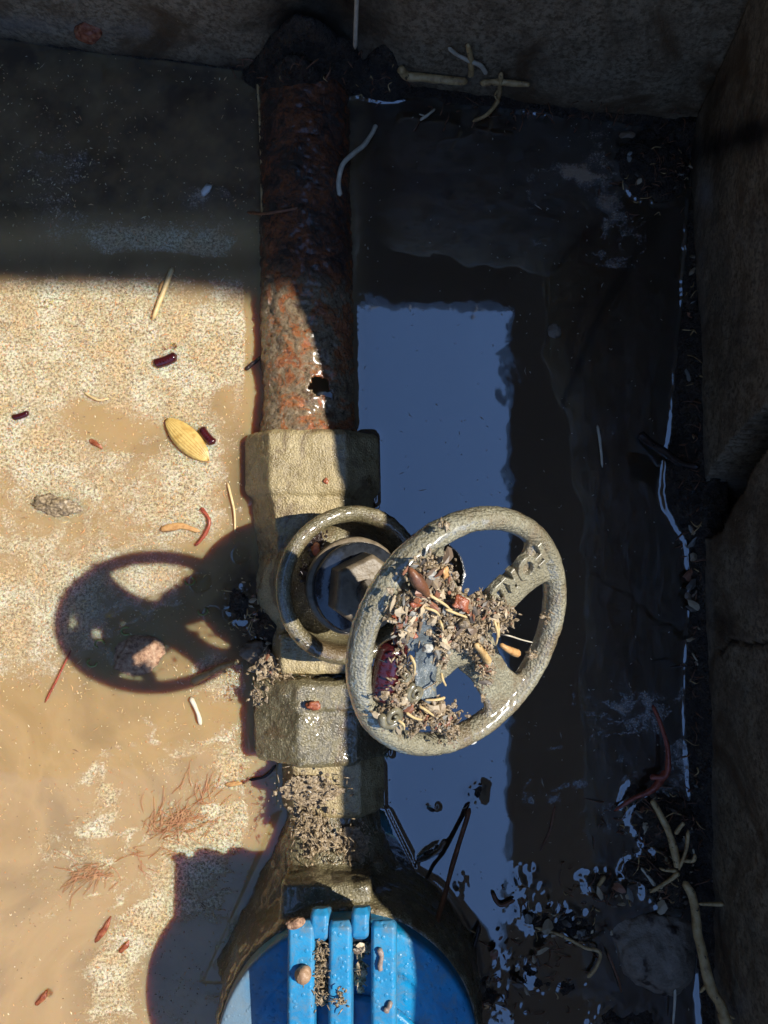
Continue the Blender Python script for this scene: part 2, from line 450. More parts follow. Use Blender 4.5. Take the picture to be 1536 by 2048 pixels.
# mud heights
mudz = np.full(GX.shape, -.02)
def raise_(h):
    global mudz; mudz = np.maximum(mudz, h)
s = polydist(GX, GY, SH_R)
raise_(np.clip(s * 1.1, -.02, .010) + nz2 * .0012 + np.clip(s, 0, .02) * 6 * nz2 * .012)
dtop = GY - top_y(GX)
raise_(np.where(PX > 700, np.clip((dtop + .003) * 1.2, -.02, .02) + nz2 * .0018 + nz1 * .002, -.02))
raise_(np.clip((dtop + .0005) * 1.5, -.02, .01) + nz2 * .0008)
def mound(h, *a, k=.9, n=1.0):
    raise_(-.012 + (h + .012) * blob(*a) + nz2 * .0022 * n + nz1 * .003 * n)
mound(.045, 620, 150, 110, 48); mound(.034, 600, 195, 80, 34); mound(.030, 770, 165, 70, 36); mound(.030, 690, 150, 60, 44)
mound(.008, 1310, 330, 110, 95, 20); mound(.012, 1400, 270, 120, 60)
mound(.009, 540, 1250, 60, 60); mound(.004, 480, 1210, 60, 70)
mound(.009, 1330, 1640, 95, 70); mound(.008, 1345, 1760, 80, 90); mound(.006, 1290, 1740, 75, 45)
mound(.001, 1130, 1850, 160, 60, 15, n=1.6); mound(.0016, 1080, 1960, 150, 55, 20, n=1.5); mound(.001, 980, 2000, 90, 90, n=1.7)
mound(.002, 1230, 2040, 160, 70, n=1.3); mound(.002, 1190, 1760, 60, 45, n=1.4)
mound(.0013, 950, 1590, 45, 55, n=1.3); mound(.0005, 868, 1612, 40, 22); mound(.001, 860, 1700, 60, 16, -35)
mound(.0012, 1255, 1590, 36, 60, 30, n=1.5); mound(.001, 920, 1770, 30, 60, n=1.6)
mound(-.001, 1060, 1760, 60, 60, n=1.7)
raise_(-.004 + nz1 * .001 + .0045 * blob(1420, 880, 60, 120))
# plumbing outline (signed distance, negative inside) for the meniscus
AX = GX - xa(GY)
def sdbox(cx, hx, y0, y1):
    dx = np.abs(AX - cx) - hx; dy = np.maximum(GY - y1, y0 - GY)
    return np.where((dx > 0) & (dy > 0), np.hypot(dx, dy), np.maximum(dx, dy))
HXT, HXB, VB, CB, NT_, NB_, KB = yy(860), yy(1000), yy(1285), yy(1350), yy(1360), yy(1530), yy(1640)
MC = P(693, 2134, .064); MC.z = 0
sd = np.minimum.reduce([sdbox(0, .0232, HXT, .26) + nz2 * .0010, sdbox(.001, .0325, HXB, HXT), sdbox(.001, .0300, VB, HXB),
                        np.hypot(AX - .006, GY - yy(1170)) - .032, sdbox(.002, .0205, CB, VB), sdbox(.003, .0355, NB_, NT_),
                        sdbox(.008, .026, KB, NB_), np.hypot(GX - MC.x, GY - MC.y) - .064])
fl = np.clip((KB - GY) / .085, 0, 1); sd = np.minimum(sd, np.where((GY < KB) & (GY > MC.y), np.abs(AX - .010) - (.026 + .040 * fl), 9))
wz = .0011 * np.clip(.60 + 1.2 * fbm(GX * 35, GY * 35, .7, 3, 14), .15, 1.2) * np.exp(-np.clip(-mudz, 0, 1) / .0012) * (mudz > -.019) + .0013 * np.exp(-np.clip(sd, 0, 1) / .0020)
wz = wz + fbm(GX * 45, GY * 45, 0, 2, 9) * .00010
# foam
left = sstep(745, 520, PX)
n4 = fbm(GX * 40 + 9, GY * 40, .3, 5, 21, .55); n5 = fbm(GX * 110, GY * 110, .3, 4, 22, .6)
warpx, warpy = GX + .012 * fbm(GX * 30, GY * 30, 0, 3, 5), GY + .012 * fbm(GX * 30 + 7, GY * 30, 0, 3, 6)
fil = 1 - np.abs(fbm(warpx * 38, warpy * 38, 0, 4, 8)) * 3.2
foam = np.zeros(GX.shape)
up_ = sstep(1430, 1330, PY) * sstep(520, 570, PY)
foam += up_ * (.60 + .38 * n4 + .16 * n5)
foam += .28 * blob(60, 680, 200, 120) + .30 * blob(330, 720, 170, 120) + .16 * blob(90, 860, 110, 90) + .12 * blob(300, 980, 140, 70)
foam += .30 * blob(440, 700, 60, 120) - .55 * blob(205, 850, 120, 55, 8) - .40 * blob(420, 590, 70, 34) - .45 * blob(445, 790, 34, 40, 0)
foam += .30 * blob(640 - 320, 1170, 70, 40) + .25 * blob(120, 1180, 140, 90)
foam -= .35 * blob(120, 1040, 130, 35, 0)
lo = sstep(1330, 1450, PY)
wx2, wy2 = GX + .022 * fbm(GX * 22, GY * 22, 2, 4, 15), GY + .022 * fbm(GX * 22 + 5, GY * 22, 2, 4, 16)
fil2 = np.clip(1 - np.abs(fbm(wx2 * 26 + wy2 * 12, wy2 * 60 - wx2 * 20, 0, 4, 17)) * 4.5, 0, 1)
foam += lo * (.06 + .62 * fil2 * (.35 + .65 * np.clip(fil, 0, 1)) + .10 * n5) * sstep(-50, 250, PX) + up_ * (.22 * fil2 - .10)
foam += .45 * blob(440, 1340, 90, 70) + .62 * blob(490, 1520, 60, 70) * (1 + .3 * n4)
for cx, cy, rx, ry, an in ((480, 1650, 75, 45, -5), (400, 1735, 90, 55, -35), (320, 1820, 80, 45, -45), (255, 1900, 70, 38, -50), (225, 1990, 60, 60, -60)):
    foam += .62 * blob(cx, cy, rx, ry, an)
foam += lo * (.30 * blob(130, 1700, 70, 160, 20) + .28 * blob(350, 1500, 190, 30, -15) + .2 * blob(250, 1600, 120, 40, -40)) * (.8 + n4)
# the shaded strip above
sh = sstep(560, 500, PY)
foam += sh * (.75 * blob(300, 480, 130, 34, 6) + .6 * blob(215, 560, 30, 60) + .45 * blob(430, 500, 40, 60, 30) + .3 * blob(90, 540, 120, 16) + .22 * blob(60, 380, 100, 190) * (1 + n4) + .20 * blob(160, 330, 120, 170) * (1 + 1.5 * n5) + .3 * blob(400, 400, 80, 60) * (1 + 2 * n5))
foam *= left
# froth thinned so the handwheel's shadow is darker in the water colour
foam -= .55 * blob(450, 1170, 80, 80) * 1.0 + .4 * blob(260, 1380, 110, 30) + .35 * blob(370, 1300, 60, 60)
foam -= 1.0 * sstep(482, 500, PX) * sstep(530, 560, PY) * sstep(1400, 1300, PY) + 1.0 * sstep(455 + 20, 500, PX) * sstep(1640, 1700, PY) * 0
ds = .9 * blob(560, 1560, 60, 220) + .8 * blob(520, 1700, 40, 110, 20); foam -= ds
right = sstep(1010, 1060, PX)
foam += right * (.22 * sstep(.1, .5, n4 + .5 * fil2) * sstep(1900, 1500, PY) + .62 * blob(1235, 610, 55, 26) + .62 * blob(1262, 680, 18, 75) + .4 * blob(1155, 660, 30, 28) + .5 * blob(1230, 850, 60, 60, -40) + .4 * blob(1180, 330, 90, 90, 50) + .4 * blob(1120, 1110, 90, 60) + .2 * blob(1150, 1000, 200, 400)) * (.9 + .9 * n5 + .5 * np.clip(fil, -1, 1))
foam -= .30 * np.clip(1.4 * blob(300, 1245, 190, 130, -12), 0, 1) - .42 * blob(300, 1150, 70, 30, -5) - .40 * blob(160, 1240, 40, 40)  # froth cut to the wheel's shadow ellipse, pale spots kept as sunlit gaps
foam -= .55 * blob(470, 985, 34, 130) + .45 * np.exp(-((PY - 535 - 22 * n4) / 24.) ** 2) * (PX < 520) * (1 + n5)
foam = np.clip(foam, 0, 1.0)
clear = np.maximum(sstep(600, 760, PX), sstep(480, 400, PY + 25 * n4) * np.clip(.80 + .4 * n4 + .3 * n5, .4, .97))  # shade of the right side and top strip painted into the water
clear = np.maximum(clear, .30 * np.clip(1.3 * blob(310, 1245, 190, 130, -12), 0, 1))  # handwheel's cast shadow painted into the water colour
clear = np.maximum(clear, .42 * blob(478, 985, 30, 130)); clear = np.maximum(clear, .40 * np.exp(-((PY - 525 - 22 * n4) / 26.) ** 2) * (PX < 520))  # brown stain by the valve; soft shadow-edge fringe painted in
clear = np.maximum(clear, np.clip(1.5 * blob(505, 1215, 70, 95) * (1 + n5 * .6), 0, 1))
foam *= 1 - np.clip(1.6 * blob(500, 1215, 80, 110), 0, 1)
def grid_faces(mask):
    ny, nx = GX.shape; idx = np.arange(ny * nx).reshape(ny, nx)
    keep = mask[:-1, :-1] | mask[1:, 1:] | mask[1:, :-1] | mask[:-1, 1:]
    a = idx[:-1, :-1][keep]; b = idx[:-1, 1:][keep]; c = idx[1:, 1:][keep]; d = idx[1:, :-1][keep]
    return np.stack([a, b, c, d], 1)
def grid_obj(name, Z, mask, mat, attrs):
    Fq = grid_faces(mask); used = np.unique(Fq); mp = np.full(GX.size, -1); mp[used] = np.arange(len(used))
    V = np.stack([GX.ravel()[used], GY.ravel()[used], Z.ravel()[used]], 1)
    me = bpy.data.meshes.new(name); nf = len(Fq)
    me.vertices.add(len(V)); me.vertices.foreach_set('co', V.astype(np.float32).ravel())
    me.loops.add(nf * 4); me.loops.foreach_set('vertex_index', mp[Fq].astype(np.int32).ravel())
    me.polygons.add(nf); me.polygons.foreach_set('loop_start', np.arange(0, nf * 4, 4, dtype=np.int32))
    me.polygons.foreach_set('loop_total', np.full(nf, 4, dtype=np.int32))
    me.update(calc_edges=True)
    me.polygons.foreach_set('use_smooth', np.ones(nf, dtype=bool))
    for k, v in attrs.items():
        at = me.attributes.new(k, 'FLOAT', 'POINT'); at.data.foreach_set('value', v.ravel()[used].astype(np.float32))
    me.materials.append(M[mat]); o = bpy.data.objects.new(name, me); C.objects.link(o); return o
inside = (GY < top_y(GX) + .012) & (GX < right_x(GY, 0) + .010)
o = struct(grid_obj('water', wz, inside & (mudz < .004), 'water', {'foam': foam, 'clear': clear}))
o = struct(grid_obj('mud', mudz, inside & (mudz > -.006), 'mud', {}))

def wall(name, fn, nu, nv, label, tone=None):
    """fn(u, v) -> inner surface point and outward vector; thick slab with a worn face"""
    U, Vv = np.meshgrid(np.linspace(0, 1, nu), np.linspace(0, 1, nv))
    X, Y, Z, ox, oy = fn(U, Vv)
    px, py = proj(X, Y, Z)
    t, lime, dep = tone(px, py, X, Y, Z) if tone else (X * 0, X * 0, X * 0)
    n = fbm(X * 40, Y * 40, Z * 40, 4, 31) * .0016 + fbm(X * 180, Y * 180, Z * 180, 3, 32) * .0006
    edge = sstep(.93, 1.0, Vv) * (.004 + .003 * fbm(X * 30, Y * 30, 0, 3, 33))
    d = n + edge + dep
    A = np.stack([X + ox * d, Y + oy * d, Z], -1).reshape(-1, 3)
    B = np.stack([X + ox * .06, Y + oy * .06, Z], -1).reshape(-1, 3)
    idx = np.arange(nu * nv).reshape(nv, nu); K = nu * nv
    f1 = np.stack([idx[:-1, :-1], idx[:-1, 1:], idx[1:, 1:], idx[1:, :-1]], -1).reshape(-1, 4)
    top = np.stack([idx[-1, :-1], idx[-1, 1:], idx[-1, 1:] + K, idx[-1, :-1] + K], -1)
    e0 = np.stack([idx[:-1, 0], idx[1:, 0], idx[1:, 0] + K, idx[:-1, 0] + K], -1)
    e1 = np.stack([idx[1:, -1], idx[:-1, -1], idx[:-1, -1] + K, idx[1:, -1] + K], -1)
    fb = np.array([[idx[0, 0] + K, idx[-1, 0] + K, idx[-1, -1] + K, idx[0, -1] + K]])
    Fc = np.concatenate([f1, top, e0, e1, fb])
    z1 = np.zeros(K)
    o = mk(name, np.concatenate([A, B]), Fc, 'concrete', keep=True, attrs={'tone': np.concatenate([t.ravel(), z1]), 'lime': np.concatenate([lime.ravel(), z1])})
    me = o.data; sm = np.zeros(len(Fc), bool); sm[:len(f1)] = True; me.polygons.foreach_set('use_smooth', sm)
    tag(o, label, 'wall'); return o
def poly_in(px, py, poly):
    ins = np.zeros(px.shape, bool); n = len(poly)
    for i in range(n):
        (x1, y1), (x2, y2) = poly[i], poly[(i + 1) % n]
        c = ((y1 > py) != (y2 > py)) & (px < (x2 - x1) * (py - y1) / (y2 - y1 + 1e-9) + x1); ins ^= c
    return ins
def f_top(U, V):
    X = -.41 + U * (.41 + _ra.x + .02); Y = top_y(X); Z = -.03 + V * (RIM + .03)
    Y = Y + V * .004; return X, Y, Z, X * 0 + .12, X * 0 + .9945
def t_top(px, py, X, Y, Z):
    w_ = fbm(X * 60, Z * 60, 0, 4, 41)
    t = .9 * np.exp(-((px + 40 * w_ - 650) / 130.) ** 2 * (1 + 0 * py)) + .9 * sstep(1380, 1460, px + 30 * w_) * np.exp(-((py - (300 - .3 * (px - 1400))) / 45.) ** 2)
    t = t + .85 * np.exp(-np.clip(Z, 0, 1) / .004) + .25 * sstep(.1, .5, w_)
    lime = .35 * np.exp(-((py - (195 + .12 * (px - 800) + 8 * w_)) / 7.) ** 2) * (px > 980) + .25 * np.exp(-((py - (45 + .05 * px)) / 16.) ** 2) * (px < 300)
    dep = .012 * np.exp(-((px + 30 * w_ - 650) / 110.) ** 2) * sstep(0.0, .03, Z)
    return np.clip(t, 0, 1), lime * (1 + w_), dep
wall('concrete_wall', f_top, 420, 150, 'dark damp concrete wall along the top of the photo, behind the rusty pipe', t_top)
def f_right(U, V):
    Y = .225 - U * .72; Z = -.03 + V * (RIM + .03); X = right_x(Y, Z); return X, Y, Z, X * 0 + 1, X * 0
WEDGE = [(1400, 985), (1448, 905), (1500, 850), (1560, 780), (1600, 760), (1600, 850), (1540, 885), (1500, 950), (1470, 1000), (1440, 1060), (1405, 1080)]
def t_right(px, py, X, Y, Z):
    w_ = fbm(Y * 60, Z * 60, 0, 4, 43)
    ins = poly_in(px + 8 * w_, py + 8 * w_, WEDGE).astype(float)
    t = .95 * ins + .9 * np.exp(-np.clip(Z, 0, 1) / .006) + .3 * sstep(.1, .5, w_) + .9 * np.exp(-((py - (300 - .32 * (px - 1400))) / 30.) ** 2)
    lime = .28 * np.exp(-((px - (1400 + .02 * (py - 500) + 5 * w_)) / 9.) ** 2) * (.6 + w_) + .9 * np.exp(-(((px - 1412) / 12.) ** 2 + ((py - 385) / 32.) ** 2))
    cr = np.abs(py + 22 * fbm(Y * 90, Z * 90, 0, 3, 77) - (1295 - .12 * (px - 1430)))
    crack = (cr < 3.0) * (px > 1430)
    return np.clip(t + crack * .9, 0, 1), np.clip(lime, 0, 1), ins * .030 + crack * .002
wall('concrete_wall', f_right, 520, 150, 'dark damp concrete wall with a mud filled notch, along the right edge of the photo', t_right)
def f_left(U, V):
    Y = -.50 + U * .80; Z = -.03 + V * (RIM + .03); X = Y * 0 - .36; return X, Y, Z, X * 0 - 1, X * 0
wall('concrete_wall', f_left, 60, 20, 'left concrete wall of the pit, outside the photo')
def f_near(U, V):
    X = .20 - U * .58; Z = -.03 + V * (RIM + .03); Y = X * 0 - .45; return X, Y, Z, X * 0, X * 0 - 1
wall('concrete_wall', f_near, 60, 20, 'near concrete wall of the pit, outside the photo below the meter')
# ground: one sheet with the pit opening cut out
def ground():
    inn = [(-.385, top_y(-.385) + .03), (_ra.x + .035, top_y(.2) + .03), (_ra.x + .035, -.475), (-.385, -.475)]
    V = [(*p, RIM - .004) for p in inn]; rs = [.15, .6, 3, 30, 300]; Fc = []
    for r in rs:
        V += [(inn[0][0] - r, inn[0][1] + r, RIM - .004), (inn[1][0] + r, inn[1][1] + r, RIM - .004), (inn[2][0] + r, inn[2][1] - r, RIM - .004), (inn[3][0] - r, inn[3][1] - r, RIM - .004)]
    for k in range(len(rs)):
        for j in range(4):
            Fc.append((k * 4 + j, k * 4 + (j + 1) % 4, k * 4 + 4 + (j + 1) % 4, k * 4 + 4 + j))
    struct(mk('ground', V, Fc, 'soil', keep=True, smooth=False))
ground()
# added unseen light blocker: shapes the sky reflection, sun edge and ambient shade
def light_blocker():
    z0, z1 = 1.0, 1.05; rs = np.random.RandomState(4)
    a = P(1023, 610, -z0); sy = P(250, 520, 0).y + SLY * z0; sx = -.24 + SLX * z0 - .03
    inn = []
    for (x0, y0), (x1, y1), n in (((1020, 3300), (1020, 1500), 60), ((1020, 1500), (1023, 610), 90), ((1023, 610), (640, 586), 60), ((640, 586), (610, 1500), 60), ((610, 1500), (-500, 1620), 60), ((-500, 1620), (-500, 3300), 10)):
        for i in range(n):
            p = P(x0 + (x1 - x0) * i / n + 2.0 * rs.randn() + 2.5 * math.sin(i * 1.3), y0 + (y1 - y0) * i / n + 2.0 * rs.randn() + 2 * math.sin(i * .9), -z0); inn.append((p.x, p.y))
    outp = [(sx, -3), (sx, sy)] + [(sx + .012 * i, sy - .0009 * i + .007 * float(fbm(i * .22, 0, 0, 3, 88))) for i in range(1, 70)] + [(3.5, sy - .1), (3.5, 3.5), (-3.8, 3.5), (-3.8, -3)]
    from mathutils.geometry import tessellate_polygon
    tr = tessellate_polygon([[Vector((*p, 0)) for p in outp], [Vector((*p, 0)) for p in inn]])
    allp = outp + inn; m = len(allp); V = [(*p, z0) for p in allp] + [(*p, z1) for p in allp]
    Fc = [tuple(t) for t in tr] + [tuple(q + m for q in t)[::-1] for t in tr]
    q_ = len(outp); Fc += [(j, (j + 1) % q_, (j + 1) % q_ + m, j + m) for j in range(q_)]; k = len(inn)
    Fc += [(q_ + j, q_ + (j + 1) % k, q_ + (j + 1) % k + m, q_ + j + m) for j in range(k)]
    struct(mk('light_blocker', V, Fc, 'slab', keep=True, smooth=False))
    for x, y, lb in ((-3.3, 3.3, 'added post of the light blocker at the far left corner beyond the pit, outside the photo'), (3.3, 3.3, 'added post of the light blocker at the far right corner beyond the pit, outside the photo'), (.5, -2.9, 'added post of the light blocker at the near right corner, outside the photo'), (-3.3, -2.9, 'added post of the light blocker at the near left corner, outside the photo')):
        o = mk('blocker_post', *lathe((x, y, RIM - .1), (0, 0, 1), [(.05, 0), (.05, z0 - RIM + .1)], k=16), 'slab', smooth=False)
        tag(o, lb, 'post', 'blocker posts')
light_blocker()

# ------------------------------------------------------------------ rusty pipe
def pipe():
    nu, nt = 260, 150
    V = []; tone = []
    yy = np.linspace(.275, HXT - .002, nu); th = np.linspace(0, 2 * math.pi, nt, endpoint=False)
    Yg, T = np.meshgrid(yy, th, indexing='ij')
    r = .0236 + .0019 * fbm(Yg * 70, np.cos(T) * 1.6, np.sin(T) * 1.6, 5, 51, .6) + .0012 * fbm(Yg * 380, np.cos(T) * 7, np.sin(T) * 7, 3, 52)
    r = r + .0015 * sstep(HXT + .011, HXT, Yg)
    X = xa(Yg) + r * np.cos(T); Z = -.005 + r * np.sin(T)
    px, py = proj(X, Yg, Z)
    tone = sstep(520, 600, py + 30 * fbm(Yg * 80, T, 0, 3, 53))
    hole = ((px - 636) / 17.) ** 2 + ((py - 772) / 15.) ** 2 + .9 * fbm(Yg * 500, T * 12, 0, 3, 54) < 1
    hole |= (np.abs(py - 785 - .6 * (px - 650)) < 5) & (px > 636) & (px < 664)
    hole &= np.sin(T) > 0
    V = np.stack([X, Yg, Z], -1).reshape(-1, 3)
    idx = np.arange(nu * nt).reshape(nu, nt)
    f = np.stack([idx[:-1], np.roll(idx, -1, 1)[:-1], np.roll(idx, -1, 1)[1:], idx[1:]], -1)
    keep = ~(hole[:-1] | np.roll(hole, -1, 1)[:-1] | hole[1:] | np.roll(hole, -1, 1)[1:])
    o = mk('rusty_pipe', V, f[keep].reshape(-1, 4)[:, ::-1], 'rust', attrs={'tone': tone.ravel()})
    sm = o.modifiers.new('wall', 'SOLIDIFY'); sm.thickness = .0012; sm.offset = -1
    tag(o, 'wet rust coated iron pipe with a small jagged hole, between top wall and valve', 'pipe')
pipe()

# ------------------------------------------------------------------ gate valve
def section(y, pts, z0=-.006, cx=0):
    return [Vector((xa(y) + cx + a, y, z0 + b)) for a, b in pts]
OCT = lambda w_, h, t, m: [(-t, h), (t, h), (w_, m), (w_, -.014), (t, -.024), (-t, -.024), (-w_, -.014), (-w_, m)]
BC = P(704, 1170, .044); WC = P(928, 1269, .17)
SA = (WC - BC).normalized()
valve = empty('gate_valve', (-.035, yy(1170), -.03))
tag(valve, 'silt caked brass gate valve with an angled oval handwheel, screwed onto the rusty pipe', 'valve')
g = Geo()
g.add(*loft([section(HXT + .0005, OCT(.0332, .0265, .0175, .008), cx=.0015), section(HXT - .002, OCT(.0348, .0285, .019, .009), cx=.0015), section(HXB + .006, OCT(.0348, .0285, .019, .009), cx=.0015), section(HXB + .003, OCT(.0335, .0275, .0175, .008), cx=.0015)]))
g.add(*loft([section(HXB + .004, OCT(.0330, .0265, .018, .006), cx=.0015), section(HXB - .02, OCT(.0320, .0235, .016, .004), cx=.0015), section(VB + .010, OCT(.025, .018, .015, .002)), section(VB, OCT(.020, .019, .014, .006))]))
g.add(*loft([section(VB + .004, OCT(.0215, .0235, .0155, .010), cx=.003), section(VB + .002, OCT(.0228, .0255, .0165, .011), cx=.003), section(CB + .003, OCT(.0228, .0255, .0165, .011), cx=.003), section(CB, OCT(.0215, .0240, .0155, .010), cx=.003)]))
V, Fc = lump(None, (xa(0) + .004, yy(1165), -.004), .033, .036, .026, 'silt', amp=.05, sub=4); g.add(V, Fc)
base = Vector((xa(0) + .006, yy(1168), -.012))
ax = (BC - base); L = ax.length
g.add(*lathe(base, ax, [(.029, 0), (.0295, L * .30), (.0275, L * .50)], k=48))
fuse('body', g, 'silt', valve, .00085, 5, [(90, .0006, 61), (420, .00045, 62)])
# bonnet cup and packing
prof = [(.027, -.036), (.0315, -.016), (.0335, -.006), (.0362, -.001), (.0368, .0015), (.0355, .0035), (.0322, .0040), (.0298, .0018), (.0288, -.004), (.0275, -.022), (.020, -.0245), (.001, -.025)]
RN = Vector((.42, -.10, .90)).normalized()
V, Fc = lathe(BC, RN, prof, k=160)
V = np.array([v[:] for v in V]); V += (fbm(V[:, 0] * 500, V[:, 1] * 500, V[:, 2] * 500, 3, 66) * .00035)[:, None]
mk('bonnet_ring', V, Fc, 'silt_dark', valve)
g = Geo(); g.add(*lathe(BC, SA, [(.0165, -.026), (.0165, -.006), (.0205, -.002), (.0225, .003), (.0225, .0065), (.020, .0075)], k=72))
fuse('bonnet', g, 'nut', valve, .0007, 2, [(300, .0002, 63)])
mk('packing_collar', *lathe(BC, SA, [(.0195, .007), (.0205, .008), (.0205, .0135), (.0195, .0145), (.010, .0145)], k=72), 'black', valve)
g = Geo(); g.add(*lathe(BC, SA, [(.0150, .014), (.0165, .0155), (.0165, .0290), (.0150, .0305)], sides=6, hint=Vector((.2, 1, .4))))
fuse('packing_nut', g, 'nut', valve, .0006, 3, [(400, .0002, 64)])
mk('stem', *lathe(BC, SA, [(.0062, .029), (.0062, (WC - BC).length - .002)], k=24), 'silt_dark', valve)
# handwheel
WN = Vector((.54, -.35, .77)).normalized()
def onw(px, py, h=0.0):
    """photo position -> point on the handwheel plane raised by h"""
    u = (px - 768) / F; v = (1024 - py) / F
    d = Vector((u, -ST + v * CT, -CT - v * ST)); o_ = Vector((0, 0, CAMH)); c = WC + WN * h
    t = (c - o_).dot(WN) / d.dot(WN); return o_ + d * t
HUB = WC + WN * .003
W1 = (onw(1088, 1108) - WC); W1 = (W1 - WN * W1.dot(WN)).normalized(); W2 = WN.cross(W1)
KW = (CAMH - .17) / .2763; RM, RS = .0438 * KW, .0041 * KW
g = Geo()
rings = []
for i in range(128):
    a = 2 * math.pi * i / 128; d = W1 * math.cos(a) + W2 * math.sin(a)
    rings.append([WC + d * (RM + RS * math.cos(b)) + WN * (.0042 * math.sin(b)) for b in [2 * math.pi * j / 24 for j in range(24)]])
V, Fc = loft(rings + [rings[0]], cap=False); g.add(V, Fc)
for q in range(4):
    d = Matrix.Rotation(math.pi / 2 * q, 3, WN) @ W1; e = WN.cross(d)
    rr = []
    for t, wd, hh, up in ((.004, .0096, .0026, -.0006), (.012, .0086, .0026, -.0002), (.019, .0074, .0025, .0002), (.030, .0076, .0024, .0004), (.0365, .0092, .0025, .0005), (.0415, .0150, .0026, .0)):
        t, wd, hh, up = t * KW, wd * KW, hh * KW, up * KW
        c = WC + d * t + WN * up
        rr.append([c + e * wd * math.cos(b) ** 1 * (abs(math.cos(b)) ** -.45 if abs(math.cos(b)) > .05 else 0) + WN * hh * (1 if math.sin(b) > 0 else -1) * abs(math.sin(b)) ** .5 for b in [2 * math.pi * j / 16 for j in range(16)]])
    g.add(*loft(rr))
g.add(*lathe(WC, WN, [(a_ * KW, b_ * KW) for a_, b_ in ((.0112, -.0085), (.0120, -.007), (.0120, .0014), (.0108, .0032), (.0078, .0036))], k=40))
wheel = fuse('handwheel', g, 'wheel', valve, .00065, 5, [(120, .0003, 71), (650, .00022, 72)])
g = Geo(); g.add(*lathe(WC, WN, [(a_ * KW, b_ * KW) for a_, b_ in ((.0054, .0020), (.0060, .0030), (.0060, .0058), (.0052, .0066))], sides=6)); g.add(*lathe(WC, WN, [(a_ * KW, b_ * KW) for a_, b_ in ((.0036, .0060), (.0034, .0088), (.0026, .0094))], k=20))
fuse('retaining_nut', g, 'iron', wheel, .0005, 2, [(500, .0003, 73)])
# lettering cast on the long spoke: read from the rim towards the hub
def lettering():
    cu = bpy.data.curves.new('t', 'FONT'); cu.body = 'FORD'; cu.size = .0125 * KW; cu.extrude = .0011; cu.bevel_depth = .0003; cu.offset = .0002
    cu.space_character = 1.0; cu.align_x = 'LEFT'; cu.align_y = 'CENTER'
    RUN = (onw(1088, 1106) - onw(980, 1206)).length
    t = bpy.data.objects.new('t', cu); C.objects.link(t); dg = bpy.context.evaluated_depsgraph_get()
    e = bpy.data.meshes.new_from_object(t.evaluated_get(dg)); V = np.array([v.co[:] for v in e.vertices]); Fc = [tuple(p.vertices) for p in e.polygons]
    bpy.data.objects.remove(t)
    O0 = onw(1087, 1101, .0030); xd = (onw(980, 1206, .0030) - O0).normalized(); ud = WN.cross(xd); V[:, 0] -= V[:, 0].min(); V[:, 0] *= RUN / V[:, 0].max(); V[:, 1] -= (V[:, 1].max() + V[:, 1].min()) / 2
    s = (onw(1090, 1104) - WC).length; run = (onw(1090, 1104) - onw(978, 1208)).length
    W = [O0 + xd * a + ud * b + WN * (c - .0004) for a, b, c in V]
    mk('lettering', [w_[:] for w_ in W], Fc, 'wheel', wheel, smooth=False)
lettering()

# ------------------------------------------------------------------ union coupling below the valve
cp = empty('pipe_coupling', (xa(-.1), (NT_ + NB_) / 2, -.03))
tag(cp, 'silt covered faceted union nut with a square neck, between valve and blue meter', 'pipe coupling')
def ngon(n, r, sx=1, rot=0): return [(math.cos(2 * math.pi * (j + rot) / n) * r * sx, math.sin(2 * math.pi * (j + rot) / n) * r) for j in range(n)]
g = Geo(); NG = lambda r: ngon(8, r * .93, 1.12, .26)
g.add(*loft([section(NT_, NG(.0285), cx=.003), section(NT_ - .002, NG(.0310), cx=.003), section(NT_ - .0080, NG(.0325), cx=.003), section(NT_ - .0150, NG(.0345), cx=.003), section(NT_ - .017, NG(.0355), cx=.003), section(NB_ + .002, NG(.0355), cx=.003), section(NB_, NG(.0335), cx=.003)]))
g.add(*loft([section(NT_, NG(.0335), cx=.003), section(NT_ - .002, NG(.036), cx=.003), section(NT_ - .0135, NG(.036), cx=.003), section(NT_ - .0155, NG(.033), cx=.003)], cap=True))
fuse('union_nut', g, 'silt_dark', cp, .0008, 4, [(100, .0017, 81), (450, .00045, 82)])
NB = lambda w_, h, t: [(-t, h), (t, h), (w_, h * .4), (w_, -.02), (-w_ * .85, -.02), (-w_ * .85, h * .35)]
g = Geo(); g.add(*loft([section(y_, NB(w1, h1, .0165), cx=.008) for y_, w1, h1 in ((NB_ + .003, .027, .0235), (NB_, .028, .0255), (KB + .002, .028, .0255), (KB, .027, .0235))]))
fuse('neck', g, 'silt', cp, .0008, 3, [(120, .0008, 83), (500, .0003, 84)])

# ------------------------------------------------------------------ water meter
mt = empty('water_meter', (MC.x, MC.y, -.04))
tag(mt, 'muddy brass water meter with bright blue round lid and ribbed hinge', 'water meter')
g = Geo()
g.add(*lathe((MC.x, MC.y, -.03), (0, 0, 1), [(.066, 0), (.064, .030), (.0625, .045), (.061, .058), (.0595, .074), (.058, .0785)], k=96))
def sec2(y, w_, h): 
    return [Vector((xa(y) + .009 + w_ * math.cos(b), y, -.008 + h * math.sin(b))) for b in [2 * math.pi * j / 32 for j in range(32)]]
g.add(*loft([sec2(KB + .004, .024, .026), sec2(KB - .008, .026, .029), sec2(KB - .022, .032, .034), sec2(KB - .038, .040, .042), sec2(KB - .060, .052, .048), sec2(MC.y + .01, .062, .052)]))
g.add(*box(xa(-.2) + .008, yy(1795, .04), .026, .040, .014, .036))
fuse('meter_body', g, 'silt_dark', mt, .0013, 6, [(45, .0022, 91), (220, .0011, 92), (600, .0004, 93)])
Z0 = .052
